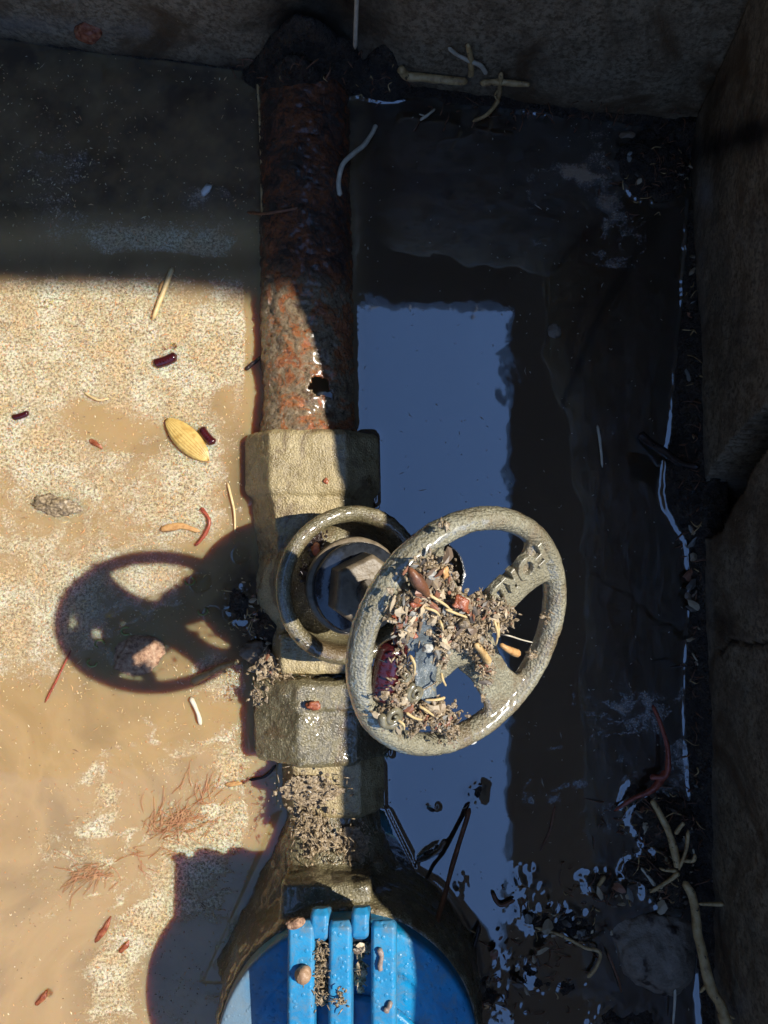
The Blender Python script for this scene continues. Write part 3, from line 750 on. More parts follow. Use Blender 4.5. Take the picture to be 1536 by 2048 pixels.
def tone_b(co): 
    return sstep(-.044, -.062, co[:, 0] + .012 * fbm(co[:, 0] * 60, co[:, 1] * 60, 0, 3, 94)) * (co[:, 2] < .0735)
g = Geo(); g.add(*lathe((MC.x, MC.y, Z0 - .012), (0, 0, 1), [(.0570, 0), (.0570, .0165), (.0560, .0180), (.0440, .0195), (.0425, .0195), (.0415, .0185), (.003, .0185)], k=160))
fuse('lid_base', g, 'blue', mt, .0010, 2, [(40, .0002, 95)], attrs={'tone': tone_b})
g = Geo(); g.add(*lathe((MC.x + .002, MC.y - .009, Z0 + .006), (0, 0, 1), [(.0360, 0), (.0360, .003), (.0350, .0042), (.003, .0050)], k=160))
fuse('lid', g, 'blue', mt, .0010, 2, [(40, .0002, 96)], attrs={'tone': tone_b})
def bar(x0, x1, y0, y1, z, h=.010, lean=0.0, taper=.0006):
    """hinge rib: rounded bar from y0 (far) to y1 (near)"""
    secs = []
    for y, zz, ta in ((y0, z - .002, .0008), (y0 - .002, z, 0), ((y0 + y1) / 2, z + .0005, 0), (y1 + .002, z, 0), (y1, z - .002, .0008)):
        dx = lean * (y - y0)
        a, b = x0 + ta + dx, x1 - ta + dx
        yb = min(y, y0 - .006); secs.append([Vector((a, yb, zz - h)), Vector((a + .0, y, zz - .0012)), Vector((a + .0012, y, zz)), Vector((b - .0012, y, zz)), Vector((b, y, zz - .0012)), Vector((b + taper, yb, zz - h))])
    return loft(secs)
ZT = .082
def xr(px, py, z): return P(px, py, z)
def rib(nm, pa, pb, ya, yb, z, h, par):
    a = P(pa, ya, z); b = P(pb, ya, z); c = P(pa - 5, yb, z)
    g = Geo(); g.add(*bar(a.x, b.x, a.y, c.y, z, h)); o = fuse(nm, g, 'blue', par, .0005, 1, [(150, .00012, 97)], attrs={'tone': lambda co: co[:, 0] * 0 + .1})
    return o
rib('hinge_rib', 575, 629, 1846, 2150, ZT, .013, mt); rib('hinge_rib', 657, 703, 1846, 2140, ZT, .013, mt); rib('hinge_rib', 742, 792, 1846, 2150, ZT, .013, mt)
rib('hinge_knuckle', 620, 657, 1822, 1888, ZT - .001, .016, mt); rib('hinge_knuckle', 702, 738, 1820, 1884, ZT - .001, .016, mt)
a = P(590, 1850, ZT - .008); b = P(775, 1850, ZT - .008)
mk('hinge_pin', *lathe((a.x, a.y - .004, a.z), (1, 0, 0), [(.0028, 0), (.0028, b.x - a.x)], k=16), 'black', mt)

# ------------------------------------------------------------------ roots, twigs, worms
def TW(px, py, off=.0025):
    """point on the face of the far wall seen at (px, py)"""
    for k in range(3):
        z = 0.0; lo, hi = 0.0, .3
        for _ in range(30):
            z = (lo + hi) / 2; p = P(px, py, z)
            if p.y > top_y(p.x) - off + .004 * z / RIM: lo = z
            else: hi = z
    return (px, py, z)
def root(name, px, mat, r0, r1, label, cat, group=None, z=None, seed=0, branches=(), wob=.22):
    pts = [P(a, b, c) for a, b, c in px]
    ch = name in ('wood_chip', 'bark_chip')
    g = Geo(); g.add(*tube(pts, r0, r1, 7, 10, .5 if ch else wob, seed, None if not ch else (lambda t: .7 + .5 * math.sin(3.1 * t)), .3 if ch else 1.0))
    for bp, br0, br1 in branches:
        g.add(*tube([P(a, b, c) for a, b, c in bp], br0, br1, 5, 8, wob, seed + 5))
    o = mk(name, [v for v in g.v], g.f, mat); tag(o, label, cat, group); return o
root('root', [TW(800, 135), TW(815, 152), TW(850, 155), TW(890, 160), TW(935, 163)], 'root_tan', .0022, .0019, 'tan root lying along the foot of the top wall, left half of the horizontal pair', 'root', seed=1)
root('root', [TW(960, 166), TW(1000, 164), TW(1040, 168), TW(1060, 170)], 'root_tan', .0018, .0012, 'short tan root lying horizontally at the top wall, right of the forked one', 'root', seed=2, branches=(([TW(1003, 145), TW(1000, 175), (996, 200, .004), (975, 228, .003), (945, 243, .001)], .0014, .0010), ([TW(996, 180), (990, 190, .009), (994, 200, .008)], .0007, .0004)))
root('root', [TW(897, 95), TW(915, 110), TW(940, 122), TW(960, 130), TW(973, 148)], 'root_white', .0009, .0012, 'thin crooked pale root crossing behind the upright one on the top wall', 'root', seed=3)
root('root', [TW(935, 88), TW(940, 110), TW(943, 135), TW(942, 152)], 'root_tan', .0012, .0016, 'upright tan root standing against the top wall', 'root', seed=4)
root('root', [TW(714, -12), TW(712, 40), TW(710, 98)], 'root_white', .0010, .0012, 'straight pale root hanging down right of the pipe at the very top', 'root', seed=5, wob=.08)
root('root', [(752, 250, .0015), (745, 265, .003), (728, 290, .006), (706, 308, .010), (688, 325, .013), (680, 345, .014), (677, 368, .013), (680, 392, .012)], 'root_white', .0012, .0013, 'long pale root curving from the dark water onto the right side of the rusty pipe', 'root', seed=6, wob=.08)
root('root', [(514, 130, .004), (519, 230, .004), (523, 330, .004), (524, 420, .005), (529, 490, .004), (534, 560, .003)], 'root_tan', .0008, .0005, 'long thin tan root following the left waterline of the rusty pipe', 'root', seed=41, branches=(([(527, 480, .004), (534, 498, .005)], .0004, .0003),))
root('twig', [(495, 425, .010), (530, 427, .018), (570, 421, .020), (612, 413, .019)], 'root_brown', .0008, .0006, 'thin brown twig lying crosswise over the rusty pipe', 'twig', seed=7)
root('twig', [(940, 1616, .004), (925, 1665, .008), (905, 1730, .014), (890, 1790, .022), (873, 1850, .032), (875, 1900, .040)], 'root_brown', .0013, .0011, 'long reddish brown twig leaning from the blue reflection onto the meter', 'twig', seed=8)
root('root', [(840, 240, .001), (855, 230, .003), (870, 218, .002)], 'root_white', .0009, .0006, 'tiny pale root end poking out of the dark water below the top wall', 'root', seed=9, branches=(([(850, 232, .003), (838, 228, .004)], .0004, .0003),))
root('root', [(1278, 868, .001), (1300, 885, .004), (1330, 905, .008), (1360, 925, .012), (1400, 935, .018)], 'root_dark', .0022, .0018, 'thick black root reaching from the right wall notch into the water', 'root', seed=10)
root('root', [(1195, 850, .0005), (1200, 885, .0010), (1205, 935, .0004)], 'root_white', .0008, .0006, 'short straight pale root floating alone in the dark water right of the sky reflection', 'root', seed=11)
root('worm', [(1305, 1410, .002), (1322, 1450, .005), (1335, 1500, .007), (1332, 1550, .007), (1300, 1555, .006)], 'root_red', .0010, .0016, 'dark red worm like root curving down beside the right wall', 'root', seed=12)
root('root', [(1335, 1540, .005), (1305, 1580, .007), (1270, 1595, .006), (1228, 1622, .002)], 'root_red', .0020, .0007, 'fat dark red root fanning left into the water below the curved red one', 'root', seed=13)
root('root', [(1303, 1600, .010), (1318, 1625, .011), (1340, 1670, .012), (1352, 1715, .012), (1357, 1735, .012)], 'root_tan', .0013, .0020, 'tan root running down from the red roots to the root knot by the right wall', 'root', seed=14)
root('root', [(1368, 1762, .013), (1388, 1800, .016), (1394, 1860, .020), (1405, 1910, .024), (1422, 1975, .028), (1440, 2010, .032), (1458, 2060, .036)], 'root_tan', .0019, .0026, 'longest tan root hanging down the right wall to the bottom corner', 'root', seed=15,
     branches=(([(1424, 1968, .027), (1412, 1972, .024), (1400, 1985, .022)], .0013, .0007), ([(1396, 1808, .017), (1425, 1808, .018), (1448, 1809, .02)], .0007, .0013), ([(1455, 2030, .034), (1470, 2038, .036)], .0007, .0004)))
root('root', [(1358, 1745, .013), (1340, 1760, .012), (1300, 1785, .010)], 'root_tan', .0013, .0008, 'short tan root reaching left from the root knot by the right wall', 'root', seed=16, branches=(([(1355, 1742, .012), (1330, 1740, .011), (1318, 1736, .010)], .0010, .0006), ([(1360, 1720, .012), (1385, 1722, .013), (1390, 1708, .014)], .0011, .0009), ([(1358, 1740, .014), (1372, 1700, .014), (1376, 1660, .015)], .0008, .0010)))
root('root', [(1350, 1668, .014), (1362, 1652, .014), (1368, 1646, .015)], 'root_tan', .0011, .0009, 'stubby tan root above the root knot by the right wall', 'root', seed=17)
root('root', [(1282, 1735, .006), (1298, 1755, .006), (1310, 1772, .006)], 'root_white', .0007, .0009, 'small pale rootlet left of the root knot', 'root', seed=18)
root('root', [(1070, 1855, .002), (1120, 1870, .003), (1170, 1895, .003), (1200, 1905, .004), (1192, 1935, .003), (1175, 1955, .002)], 'root_tan', .0007, .0010, 'hooked tan root lying in the mud between the meter and the grey stone', 'root', seed=19)
root('root', [(1215, 1905, .003), (1235, 1955, .003), (1243, 1985, .002)], 'root_brown', .0006, .0005, 'thin brown root curving down left of the grey stone', 'root', seed=20)
root('root', [(1210, 1752, .003), (1195, 1775, .004)], 'root_tan', .0011, .0011, 'short thick pale root stub between the twig and the root knot', 'root', seed=21)
root('root', [(1345, 1940, .004), (1350, 1990, .004), (1346, 2050, .004)], 'root_white', .0008, .0006, 'thin pale root lying in the mud under the grey stone', 'root', seed=22)
root('root', [(985, 1786, .002), (1000, 1810, .002), (1030, 1800, .002)], 'root_brown', .0011, .0008, 'pale brown root bit in the scum below the blue reflection', 'root', seed=23)
root('twig', [(1110, 1610, -.0002), (1100, 1660, .0006), (1078, 1705, -.0004)], 'root_brown', .0007, .0005, 'faint brown twig just under the dark water', 'twig', seed=24)
root('twig', [(960, 1850, .003), (945, 1910, .004), (935, 1970, .006)], 'root_dark', .0010, .0009, 'dark twig standing in the mud right of the blue lid', 'twig', seed=25)
root('twig', [(1340, 1335, .012), (1380, 1330, .014)], 'root_dark', .0005, .0005, 'hair thin dark root at the right wall foot', 'twig', seed=26)
# left water
root('twig', [(345, 535, .0015), (328, 580, .0018), (305, 640, .0012)], 'straw', .0014, .0011, 'straw stalk crossing the shadow line in the top of the sunlit froth', 'straw', seed=27, wob=.1)
root('wood_chip', [(330, 560, .001), (318, 588, .001)], 'orange', .0016, .0010, 'small orange chip touching the straw stalk', 'chip', seed=28)
root('wood_chip', [(320, 1060, .0008), (360, 1052, .0012), (400, 1062, .0006)], 'orange', .0018, .0012, 'flat orange bark strip floating below the yellow husk', 'chip', seed=29)
root('root', [(402, 1015, .0006), (418, 1040, .0012), (412, 1065, .001), (390, 1092, .0008)], 'root_red', .0011, .0009, 'curved orange red rootlet right of the orange bark strip', 'root', seed=30)
root('root', [(382, 1365, .002), (410, 1350, .003), (440, 1335, .004), (468, 1325, .004)], 'orange', .0022, .0012, 'orange splinter pointing at the valve between the wheel shadow and the union nut', 'splinter', seed=31, branches=(([(410, 1350, .003), (390, 1370, .002)], .0010, .0006), ([(440, 1335, .003), (455, 1348, .002)], .0010, .0006)))
root('root', [(381, 1395, .001), (395, 1425, .0018), (402, 1450, .001)], 'root_white', .0012, .0010, 'pale yellow root piece floating below the orange splinter', 'root', seed=32)
root('root', [(455, 965, .0006), (468, 1020, .001), (470, 1065, .0006)], 'straw', .0007, .0005, 'fine tan rootlet floating along the shadow left of the valve', 'root', seed=33)
root('root', [(168, 785, .0006), (195, 800, .001), (218, 797, .0006)], 'straw', .0007, .0005, 'wavy straw fibre floating above the bare brown patch', 'straw', seed=34)
root('twig', [(90, 1405, .0005), (118, 1350, .001), (142, 1300, .001)], 'root_red', .0007, .0004, 'thin dark red twig poking out of the lower left of the wheel shadow', 'twig', seed=35)
root('twig', [(490, 740, .0006), (512, 722, .0012), (522, 714, .004)], 'root_dark', .0012, .0009, 'short dark stick against the left side of the rusty pipe', 'twig', seed=36)
root('twig', [(498, 1560, .0006), (530, 1552, .0012), (552, 1530, .003)], 'root_dark', .0008, .0008, 'dark thin stick in the shade left of the union neck', 'twig', seed=37)
root('wood_chip', [(450, 1570, .0006), (485, 1566, .001)], 'orange', .0011, .0007, 'small orange chip at the shade edge left of the union neck', 'chip', seed=38)
def rootlets(name, cx, cy, n, spread, label, seed, ang):
    rs = np.random.RandomState(seed); g = Geo()
    for i in range(n):
        a = R(ang) + rs.randn() * .7; x, y = cx + rs.randn() * spread, cy + rs.randn() * spread * .5; L = 18 + rs.rand() * 40
        g.add(*tube([P(x, y, .0004), P(x + math.cos(a) * L * .5 + rs.randn() * 5, y + math.sin(a) * L * .5, .0012), P(x + math.cos(a) * L, y + math.sin(a) * L + rs.randn() * 6, .0004)], .00022, .00012, 4, 5, .1, i))
    o = mk(name, g.v, g.f, 'redfib'); tag(o, label, 'root tuft'); return o
M['redfib'] = simple('red_fibres', [(.36, .15, .07), (.55, .32, .16)], 300, .5)
rootlets('root_tuft', 340, 1650, 110, 30, 'larger tuft of fine red rootlets in the lower froth band', 1, -35)
rootlets('root_tuft', 185, 1745, 50, 20, 'smaller tuft of fine red rootlets at the lower left', 2, 150)
rootlets('root_tuft', 270, 1720, 14, 30, 'thin strand of red rootlets joining the two tufts', 3, -10)
rootlets('root_tuft', 395, 1600, 22, 22, 'loose red rootlets above the larger tuft', 4, -50)
for (x, y, x2, y2, lb) in ((190, 1885, 222, 1832, 'narrow reddish bark chip right of the dark speck, lower left'), (238, 1905, 258, 1880, 'small reddish bark chip at the froth band edge, lower left'), (70, 2010, 95, 1980, 'reddish chip beside the bubble in the bottom left corner'), (178, 880, 205, 898, 'small dark red bark chip below the bare brown patch')):
    root('bark_chip', [(x, y, .0004), ((x + x2) / 2 + 3, (y + y2) / 2, .0012), (x2, y2, .0004)], 'redbark', .0012, .0007, lb, 'chip', seed=x)

# pupae
def pupa(c, d, L, r, label, group=None, up=Vector((0, 0, 1)), flat=.85):
    d = Vector(d).normalized(); a = d.cross(up).normalized(); u = a.cross(d); n = 44; rings = []
    for i in range(n):
        t = i / (n - 1); s = (t - .5) * L
        e = min(t, 1 - t) * 2; rr = r * (1 - (1 - min(1, e * 3.2)) ** 2.2 * .92) * (1 + .014 * math.sin(t * math.pi * 2 * 9))
        bow = -.06 * L * (2 * t - 1) ** 2
        rings.append([Vector(c) + d * s + a * bow + (a * math.cos(2 * math.pi * j / 20) + u * flat * math.sin(2 * math.pi * j / 20)) * rr for j in range(20)])
    V, Fc = loft(rings); o = mk('pupa', V, Fc, 'pupa'); tag(o, label, 'pupa', group); return o
pupa(P(331, 722, .0006), P(355, 713) - P(307, 731), .0135, .0027, 'dark red ribbed pupa floating in the froth beside two bubbles')
pupa(P(413, 873, .0006), P(427, 890) - P(399, 857), .0115, .0024, 'dark purple pupa floating at the right end of the yellow husk')
pupa(P(41, 832, .0002), P(60, 826) - P(22, 838), .0095, .0016, 'faint half sunk pupa at the left edge of the photo')
pupa(onw(775, 1343, .0035), onw(768, 1392) - onw(786, 1300), .0195, .0044, 'big glossy maroon pupa lying on the left inner rim of the handwheel', up=WN)
# yellow husk
def husk():
    a, b = P(333, 838, .001), P(418, 922, .001); d = (b - a); L = d.length; d.normalize(); s_ = Vector((0, 0, 1)).cross(d); V = []; Fc = []
    nu, nv = 40, 25
    for i in range(nu):
        t = i / (nu - 1); wd = .0062 * (math.sin(math.pi * min(1, t * 1.02)) ** .6) + .0003
        for j in range(nv):
            q = j / (nv - 1) * 2 - 1
            z = .0032 * math.sqrt(max(0, 1 - q * q)) * math.sin(math.pi * t) ** .5 + .00028 * math.cos(q * 26) + .0002
            V.append(a + d * L * t + s_ * (q * wd) + Vector((0, 0, z)))
    for i in range(nu - 1):
        for j in range(nv - 1): Fc.append((i * nv + j, (i + 1) * nv + j, (i + 1) * nv + j + 1, i * nv + j + 1))
    o = mk('seed_husk', V, Fc, 'husk'); o.modifiers.new('t', 'SOLIDIFY').thickness = .0004
    tag(o, 'yellow ribbed seed husk shaped like a canoe, floating in the sunlit froth', 'seed husk')
husk()
# floating bark lump in the wheel shadow, stone, lumps
tag(lump('bark_lump', P(278, 1312, -.0012), .0135, .0105, .0042, 'bark_lump', seed=3, amp=.35, rot=.3, sub=5), 'pinkish brown crumbly bark lump floating inside the wheel shadow', 'bark lump')
tag(lump('bark_lump', P(115, 1012, -.0006), .0125, .0058, .0028, 'grit', seed=5, amp=.5, rot=-.1, sub=5, fr=3), 'wet lump of pale plant matter floating at the left, below the bare patch', 'debris lump')
tag(lump('stone', P(1305, 1895, -.002), .0200, .0225, .011, 'stone', seed=11, amp=.42, rot=.5, sub=5, fr=1.1), 'rounded grey stone half buried in mud at the lower right', 'stone')
tag(lump('stone', P(512, 1305, .004), .0085, .0058, .0045, 'stone', seed=12, amp=.5, sub=4), 'small pale stone wedged against the left side of the valve', 'stone')
tag(lump('bark_lump', P(*TW(178, 62, .001)), .007, .005, .005, 'redbark', seed=13, amp=.4, sub=4), 'dark reddish root lump stuck on the top wall at the left', 'root lump')
tag(lump('stone', P(1108, 663, -.0002), .004, .004, .0012, 'stone', seed=14, amp=.3, sub=3), 'little grey pebble breaking the dark water right of the sky reflection', 'stone')
tag(lump('stone', P(112, 1055 - 500, 0), .001, .001, .0005, 'grit', seed=15, sub=2), 'tiny grain on the shadow line at the left', 'grain')
tag(lump('shell_chip', P(412, 380, .001), .0036, .0022, .0012, 'chip', seed=16, amp=.6, sub=2, rot=.8), 'white triangular shell chip in the dark water left of the pipe', 'shell chip')
# bubbles
for i, (x, y, r_, lb) in enumerate(((347, 692, .0020, 'larger bubble above the dark red pupa'), (327, 697, .0014, 'smaller bubble left of the larger one above the dark red pupa'), (102, 604, .0014, 'larger bubble of the trio near the upper left'), (94, 615, .0012, 'lower bubble of the trio near the upper left'), (88, 604, .0009, 'smallest bubble of the trio near the upper left'),
                               (400, 1165, .0062, 'largest oval bubble at the upper edge of the valve side puddle'), (424, 1228, .0052, 'round bubble left of its twin beside the valve'), (462, 1226, .0046, 'right hand bubble of the pair beside the valve'), (480, 1110, .0052, 'bubble under the pale fibres beside the valve'), (492, 1190, .0036, 'small bubble next to the valve body'), (362, 1750, .0014, 'lone small bubble in the lower froth band'), (97, 1985, .0022, 'bubble in the bottom left corner'), (366, 949, .0011, 'small bubble below the yellow husk'))):
    V, Fc = lump(None, (0, 0, 0), r_, r_ * .92, r_ * .62, 'bubble', amp=0, sub=4)
    V = V + np.array(P(x, y, -.0002)); tag(mk('bubble', V, Fc, 'bubble'), lb, 'bubble', 'bubbles on the muddy water')
# green sprouts
for i, (x, y, a, lb) in enumerate(((200, 1288, 0, 'green sprout ring in the middle of the wheel shadow'), (253, 1262, 1, 'green sprout ring by the top of the bark lump'), (185, 1325, 2, 'small green sprout left of the bark lump'), (380, 1162, 3, 'green sprout left of the largest bubble'), (406, 1222, 3, 'green sprout left of the round bubble pair'))):
    c = P(x, y, .0006); pts = [c + Vector((math.cos(a + t * 1.1) * .0026, math.sin(a + t * 1.1) * .002, .0004)) for t in range(5)]
    tag(mk('sprout', *tube(pts, .0005, .0004, 5, 7, .1, i), 'green'), lb, 'sprout', 'green sprouts on the water')

# ------------------------------------------------------------------ things on the handwheel
def leaf():
    out = [(800, 1222), (815, 1208), (848, 1262 - 45), (870, 1250), (893, 1262), (888, 1310), (880, 1340), (873, 1368), (868, 1392), (850, 1402), (828, 1388), (832, 1340), (838, 1308), (808, 1305), (792, 1300), (798, 1265)]
    pts = [onw(x, y, .0065) for x, y in out]
    bm = bmesh.new(); vs = [bm.verts.new(p) for p in pts]; bm.faces.new(vs)
    bmesh.ops.triangulate(bm, faces=bm.faces); bmesh.ops.subdivide_edges(bm, edges=bm.edges, cuts=5, use_grid_fill=True); bmesh.ops.triangulate(bm, faces=bm.faces)
    for v in bm.verts:
        q = v.co - WC
        h = .0016 * math.sin(q.dot(W1) * 170 + q.dot(W2) * 60) + .0012 * float(fbm(q.x * 160, q.y * 160, 0, 3, 5))
        v.co += WN * h
    V = [v.co[:] for v in bm.verts]; bm.verts.index_update(); Fc = [tuple(v.index for v in f.verts) for f in bm.faces]; bm.free()
    o = mk('leaf', V, Fc, 'leaf'); o.modifiers.new('t', 'SOLIDIFY').thickness = .0004
    vp = [onw(x, y, .0082) for x, y in ((832, 1390), (850, 1378), (868, 1368), (874, 1362))]
    mk('vein', *tube(vp, .00028, .0002, 5, 6, .1, 1), 'grit', o)
    tag(o, 'torn blue grey dead leaf lying across the spokes of the handwheel', 'leaf')
leaf()
def flake(pts, mat, label, cat, h=.006, name='bark_flake', curl=.0015, sd=1):
    P3 = [onw(x, y, h) for x, y in pts]; bm = bmesh.new(); vs = [bm.verts.new(p) for p in P3]; bm.faces.new(vs)
    bmesh.ops.triangulate(bm, faces=bm.faces); bmesh.ops.subdivide_edges(bm, edges=bm.edges, cuts=3, use_grid_fill=True); bmesh.ops.triangulate(bm, faces=bm.faces)
    for v in bm.verts: v.co += WN * (curl * 2 * float(fbm(v.co.x * 200 + sd * 5, v.co.y * 200, v.co.z * 200, 3, sd)))
    V = [v.co[:] for v in bm.verts]; bm.verts.index_update(); Fc = [tuple(v.index for v in f.verts) for f in bm.faces]; bm.free()
    o = mk(name, V, Fc, mat); o.modifiers.new('t', 'SOLIDIFY').thickness = .0006; tag(o, label, cat); return o
flake([(898, 1205), (912, 1187), (930, 1195), (932, 1208), (920, 1216), (935, 1218), (928, 1222), (914, 1212), (903, 1212)], 'redbark', 'curled bright red bark flake above the handwheel hub', 'bark flake', .010, curl=.003, sd=2)
flake([(815, 1205), (825, 1195), (848, 1190), (850, 1200), (838, 1210), (820, 1212)], 'redbark', 'dark red bark flake left of the brown bud on the handwheel', 'bark flake', .007, sd=3)
flake([(808, 1235), (815, 1212), (830, 1208), (836, 1228), (830, 1245), (812, 1248)], 'redbark', 'broad pinkish red bark flake on the left side of the handwheel', 'bark flake', .007, sd=4)
flake([(783, 1238), (792, 1228), (800, 1238), (794, 1246)], 'redbark', 'small pink bark flake against the inner left rim', 'bark flake', .006, sd=5)
flake([(786, 1282), (790, 1255), (800, 1245), (802, 1262), (795, 1290)], 'redbark', 'narrow red bark flake above the maroon pupa', 'bark flake', .005, sd=6)
flake([(820, 1262), (830, 1258), (834, 1274), (826, 1278)], 'redbark', 'tiny bright red flake at the top edge of the leaf', 'bark flake', .008, sd=7)
flake([(882, 1140), (894, 1132), (897, 1152), (886, 1160)], 'orange', 'amber resin flake on the handwheel rim top', 'flake', .008, sd=8)
flake([(865, 1160), (880, 1154), (878, 1166), (868, 1168)], 'orange', 'pale orange chip below the amber flake', 'flake', .008, sd=9)
def onwheel_tube(pts, r0, r1, mat, name, label, cat, prof=None, k=8, wob=.1, sd=0):
    V, Fc = tube([onw(x, y, h) for x, y, h in pts], r0, r1, 6, k, wob, sd, prof); o = mk(name, V, Fc, mat); tag(o, label, cat); return o
onwheel_tube([(818, 1135, .008), (832, 1158, .009), (848, 1178, .009), (862, 1200, .008)], .0018, .0010, 'root_brown', 'bud', 'pointed brown bud on the upper left of the handwheel', 'bud', prof=lambda t: .25 + math.sin(math.pi * t) * 1.0)
onwheel_tube([(1000, 1288, .006), (1015, 1298, .007), (1038, 1308, .006)], .0006, .0014, 'orange', 'bud_scale', 'orange brown bud scale sticking off the right side of the hub', 'bud scale')
onwheel_tube([(950, 1288, .009), (965, 1305, .009), (978, 1325, .008)], .0009, .0013, 'root_tan', 'bud_scale', 'pinkish tan bud scale below the hub', 'bud scale')
for i, (a, b, c, d, lb) in enumerate(((858, 1190, 905, 1222, 'straw blade above the hub of the handwheel, longest'), (848, 1215, 880, 1232, 'short straw blade left of the hub'), (890, 1218, 935, 1235, 'straw blade between the red flake and the hub'), (988, 1240, 992, 1290, 'upright straw blade right of the hub'), (996, 1245, 998, 1275, 'shorter upright straw right of the hub'), (878, 1240, 886, 1262, 'little upright straw at the leaf tip'), (882, 1345, 892, 1372, 'straw splinter at the lower right of the leaf'), (820, 1310, 828, 1350, 'straw blade along the left edge of the leaf'), (812, 1425, 845, 1440, 'straw blade in the debris at the bottom of the wheel'), (838, 1412, 868, 1432, 'upper straw blade in the debris at the bottom of the wheel'), (890, 1395, 850, 1400, 'thin straw across the bottom opening edge'), (795, 1440, 808, 1460, 'short straw by the lower left rim'))):
    rs = np.random.RandomState(i); onwheel_tube([(a, b, .009), ((a + c) / 2 + rs.randn() * 3, (b + d) / 2 + rs.randn() * 3, .0105), (c, d, .009)], .00045, .0003, 'straw', 'straw', lb, 'straw', sd=i)
onwheel_tube([(1000, 1268, .006), (1020, 1272, .009), (1045, 1280, .007), (1066, 1285, .004)], .00026, .0002, 'root_white', 'root_hair', 'white root hair stretched from the hub to the right rim', 'root hair')
onwheel_tube([(864, 1410, .006), (878, 1425, .005), (888, 1440, .003)], .00026, .0002, 'root_white', 'root_hair', 'white root hair over the bottom opening of the wheel', 'root hair')
def snail(cx, cy, r, label, sd):
    a, b = W1, W2; c = onw(cx, cy, .0075); pts = []
    for i in range(34):
        t = i / 33; th = sd + t * 2 * math.pi * 1.9; q = r * (1 - t * .86); pts.append(c + (a * math.cos(th) + b * math.sin(th)) * q + WN * (t * r * .5))
    V, Fc = tube(pts, r * .42, r * .12, 2, 10, .04, sd, ); tag(mk('snail_shell', V, Fc, 'shell'), label, 'snail shell')
snail(829, 1385, .0026, 'small coiled snail shell at the bottom tip of the leaf', 1); snail(783, 1432, .0032, 'largest coiled snail shell on the lower left rim', 2); snail(812, 1352, .0016, 'tiny snail shell beside the maroon pupa', 3)
tag(lump('pebble', onw(929, 1247, .010), .0016, .0015, .0012, 'grit', seed=21, amp=.2, sub=3), 'round olive pebble resting on top of the hub', 'pebble')
tag(lump('pebble', onw(856, 1296, .009), .0014, .0012, .0012, 'shell_w', seed=22, amp=.8, sub=3), 'white pebble resting on the leaf', 'pebble')
tag(lump('pebble', onw(943, 1480, .002), .0017, .0013, .0014, 'chip', seed=23, amp=.3, sub=3), 'white speck stuck on the outer bottom of the handwheel', 'pebble')
def clump(name, spots, label, cat, seed=0, mat='grit', on=True, n=26, rmin=.00022, rmax=.00095, h=.006, hs=.002, z=None, mat_under=True):
    rs = np.random.RandomState(seed); g = Geo()
    bm = bmesh.new(); bmesh.ops.create_icosphere(bm, subdivisions=1, radius=1); bV = np.array([v.co[:] for v in bm.verts]); bF = [tuple(v.index for v in f.verts) for f in bm.faces]; bm.free()
    for cx, cy, sx, sy in spots:
        for i in range(n):
            x, y = cx + rs.randn() * sx * .5, cy + rs.randn() * sy * .5; hh = h + (rs.rand() - .3) * hs
            c = onw(x, y, hh) if on else P(x, y, z + (rs.rand() - .3) * hs)
            r_ = rmin + (rmax - rmin) * rs.rand() ** 2
            q = bV * (1 + 1.0 * (rs.rand(len(bV), 1) - .5)) * np.array([r_ * (.7 + rs.rand()), r_ * (.7 + rs.rand()), r_ * .8]) + np.array(c)
            g.add(q, bF)
        for i in range(n // 4):
            x, y = cx + rs.randn() * sx * .5, cy + rs.randn() * sy * .5; a = rs.rand() * 6.3; L = 6 + rs.rand() * 12
            hh = h + hs * (.4 + .6 * rs.rand()); f_ = (lambda X, Y, H: onw(X, Y, H)) if on else (lambda X, Y, H: P(X, Y, z + H - h))
            g.add(*tube([f_(x, y, hh), f_(x + math.cos(a) * L / 2, y + math.sin(a) * L / 2, hh + .0008), f_(x + math.cos(a) * L, y + math.sin(a) * L, hh)], .0003, .0002, 3, 5, .1, i))
    for q, (cx, cy, sx, sy) in enumerate(spots):
        if not mat_under: break
        c = onw(cx, cy, h - .0012) if on else P(cx, cy, z - .001)
        sc_ = (CAMH - c.z) / F; V_, F_ = lump(None, (0, 0, 0), sx * .62 * sc_, sy * .62 * sc_, .0016, mat, amp=.9, fr=2.2, sub=4, seed=seed * 7 + q)
        if on: V_ = V_ @ np.array(WN.to_track_quat('Z', 'Y').to_matrix()).T
        g.add(V_ + np.array(c), F_)
    o = mk(name, g.v, g.f, mat, smooth=False); stuff(o, label, cat); return o
clump('grit', [(862, 1140, 45, 30), (880, 1175, 36, 40), (835, 1215, 50, 30), (865, 1205, 44, 26), (900, 1228, 70, 20), (945, 1205, 46, 16), (990, 1228, 34, 22), (1005, 1242, 22, 18), (895, 1250, 20, 14), (885, 1300, 12, 30), (815, 1250, 30, 20), (912, 1262, 40, 26), (930, 1285, 30, 14), (955, 1250, 24, 30)], 'wet grit and plant crumbs heaped around the hub of the handwheel', 'debris', 1, n=110)
clump('grit', [(800, 1340, 14, 70), (815, 1370, 18, 50), (805, 1420, 46, 30), (850, 1420, 50, 26), (880, 1440, 40, 20), (840, 1440, 60, 16), (895, 1455, 22, 34), (790, 1400, 24, 30), (970, 1330, 16, 44), (960, 1300, 20, 20)], 'wet grit and plant crumbs along the lower left inner rim of the handwheel', 'debris', 2, n=100)
clump('grit', [(1092, 1235, 7, 12), (1062, 1310, 6, 10), (885, 1050, 14, 6)], 'few grit grains stuck on the right and top rim of the handwheel', 'debris', 3, n=9)
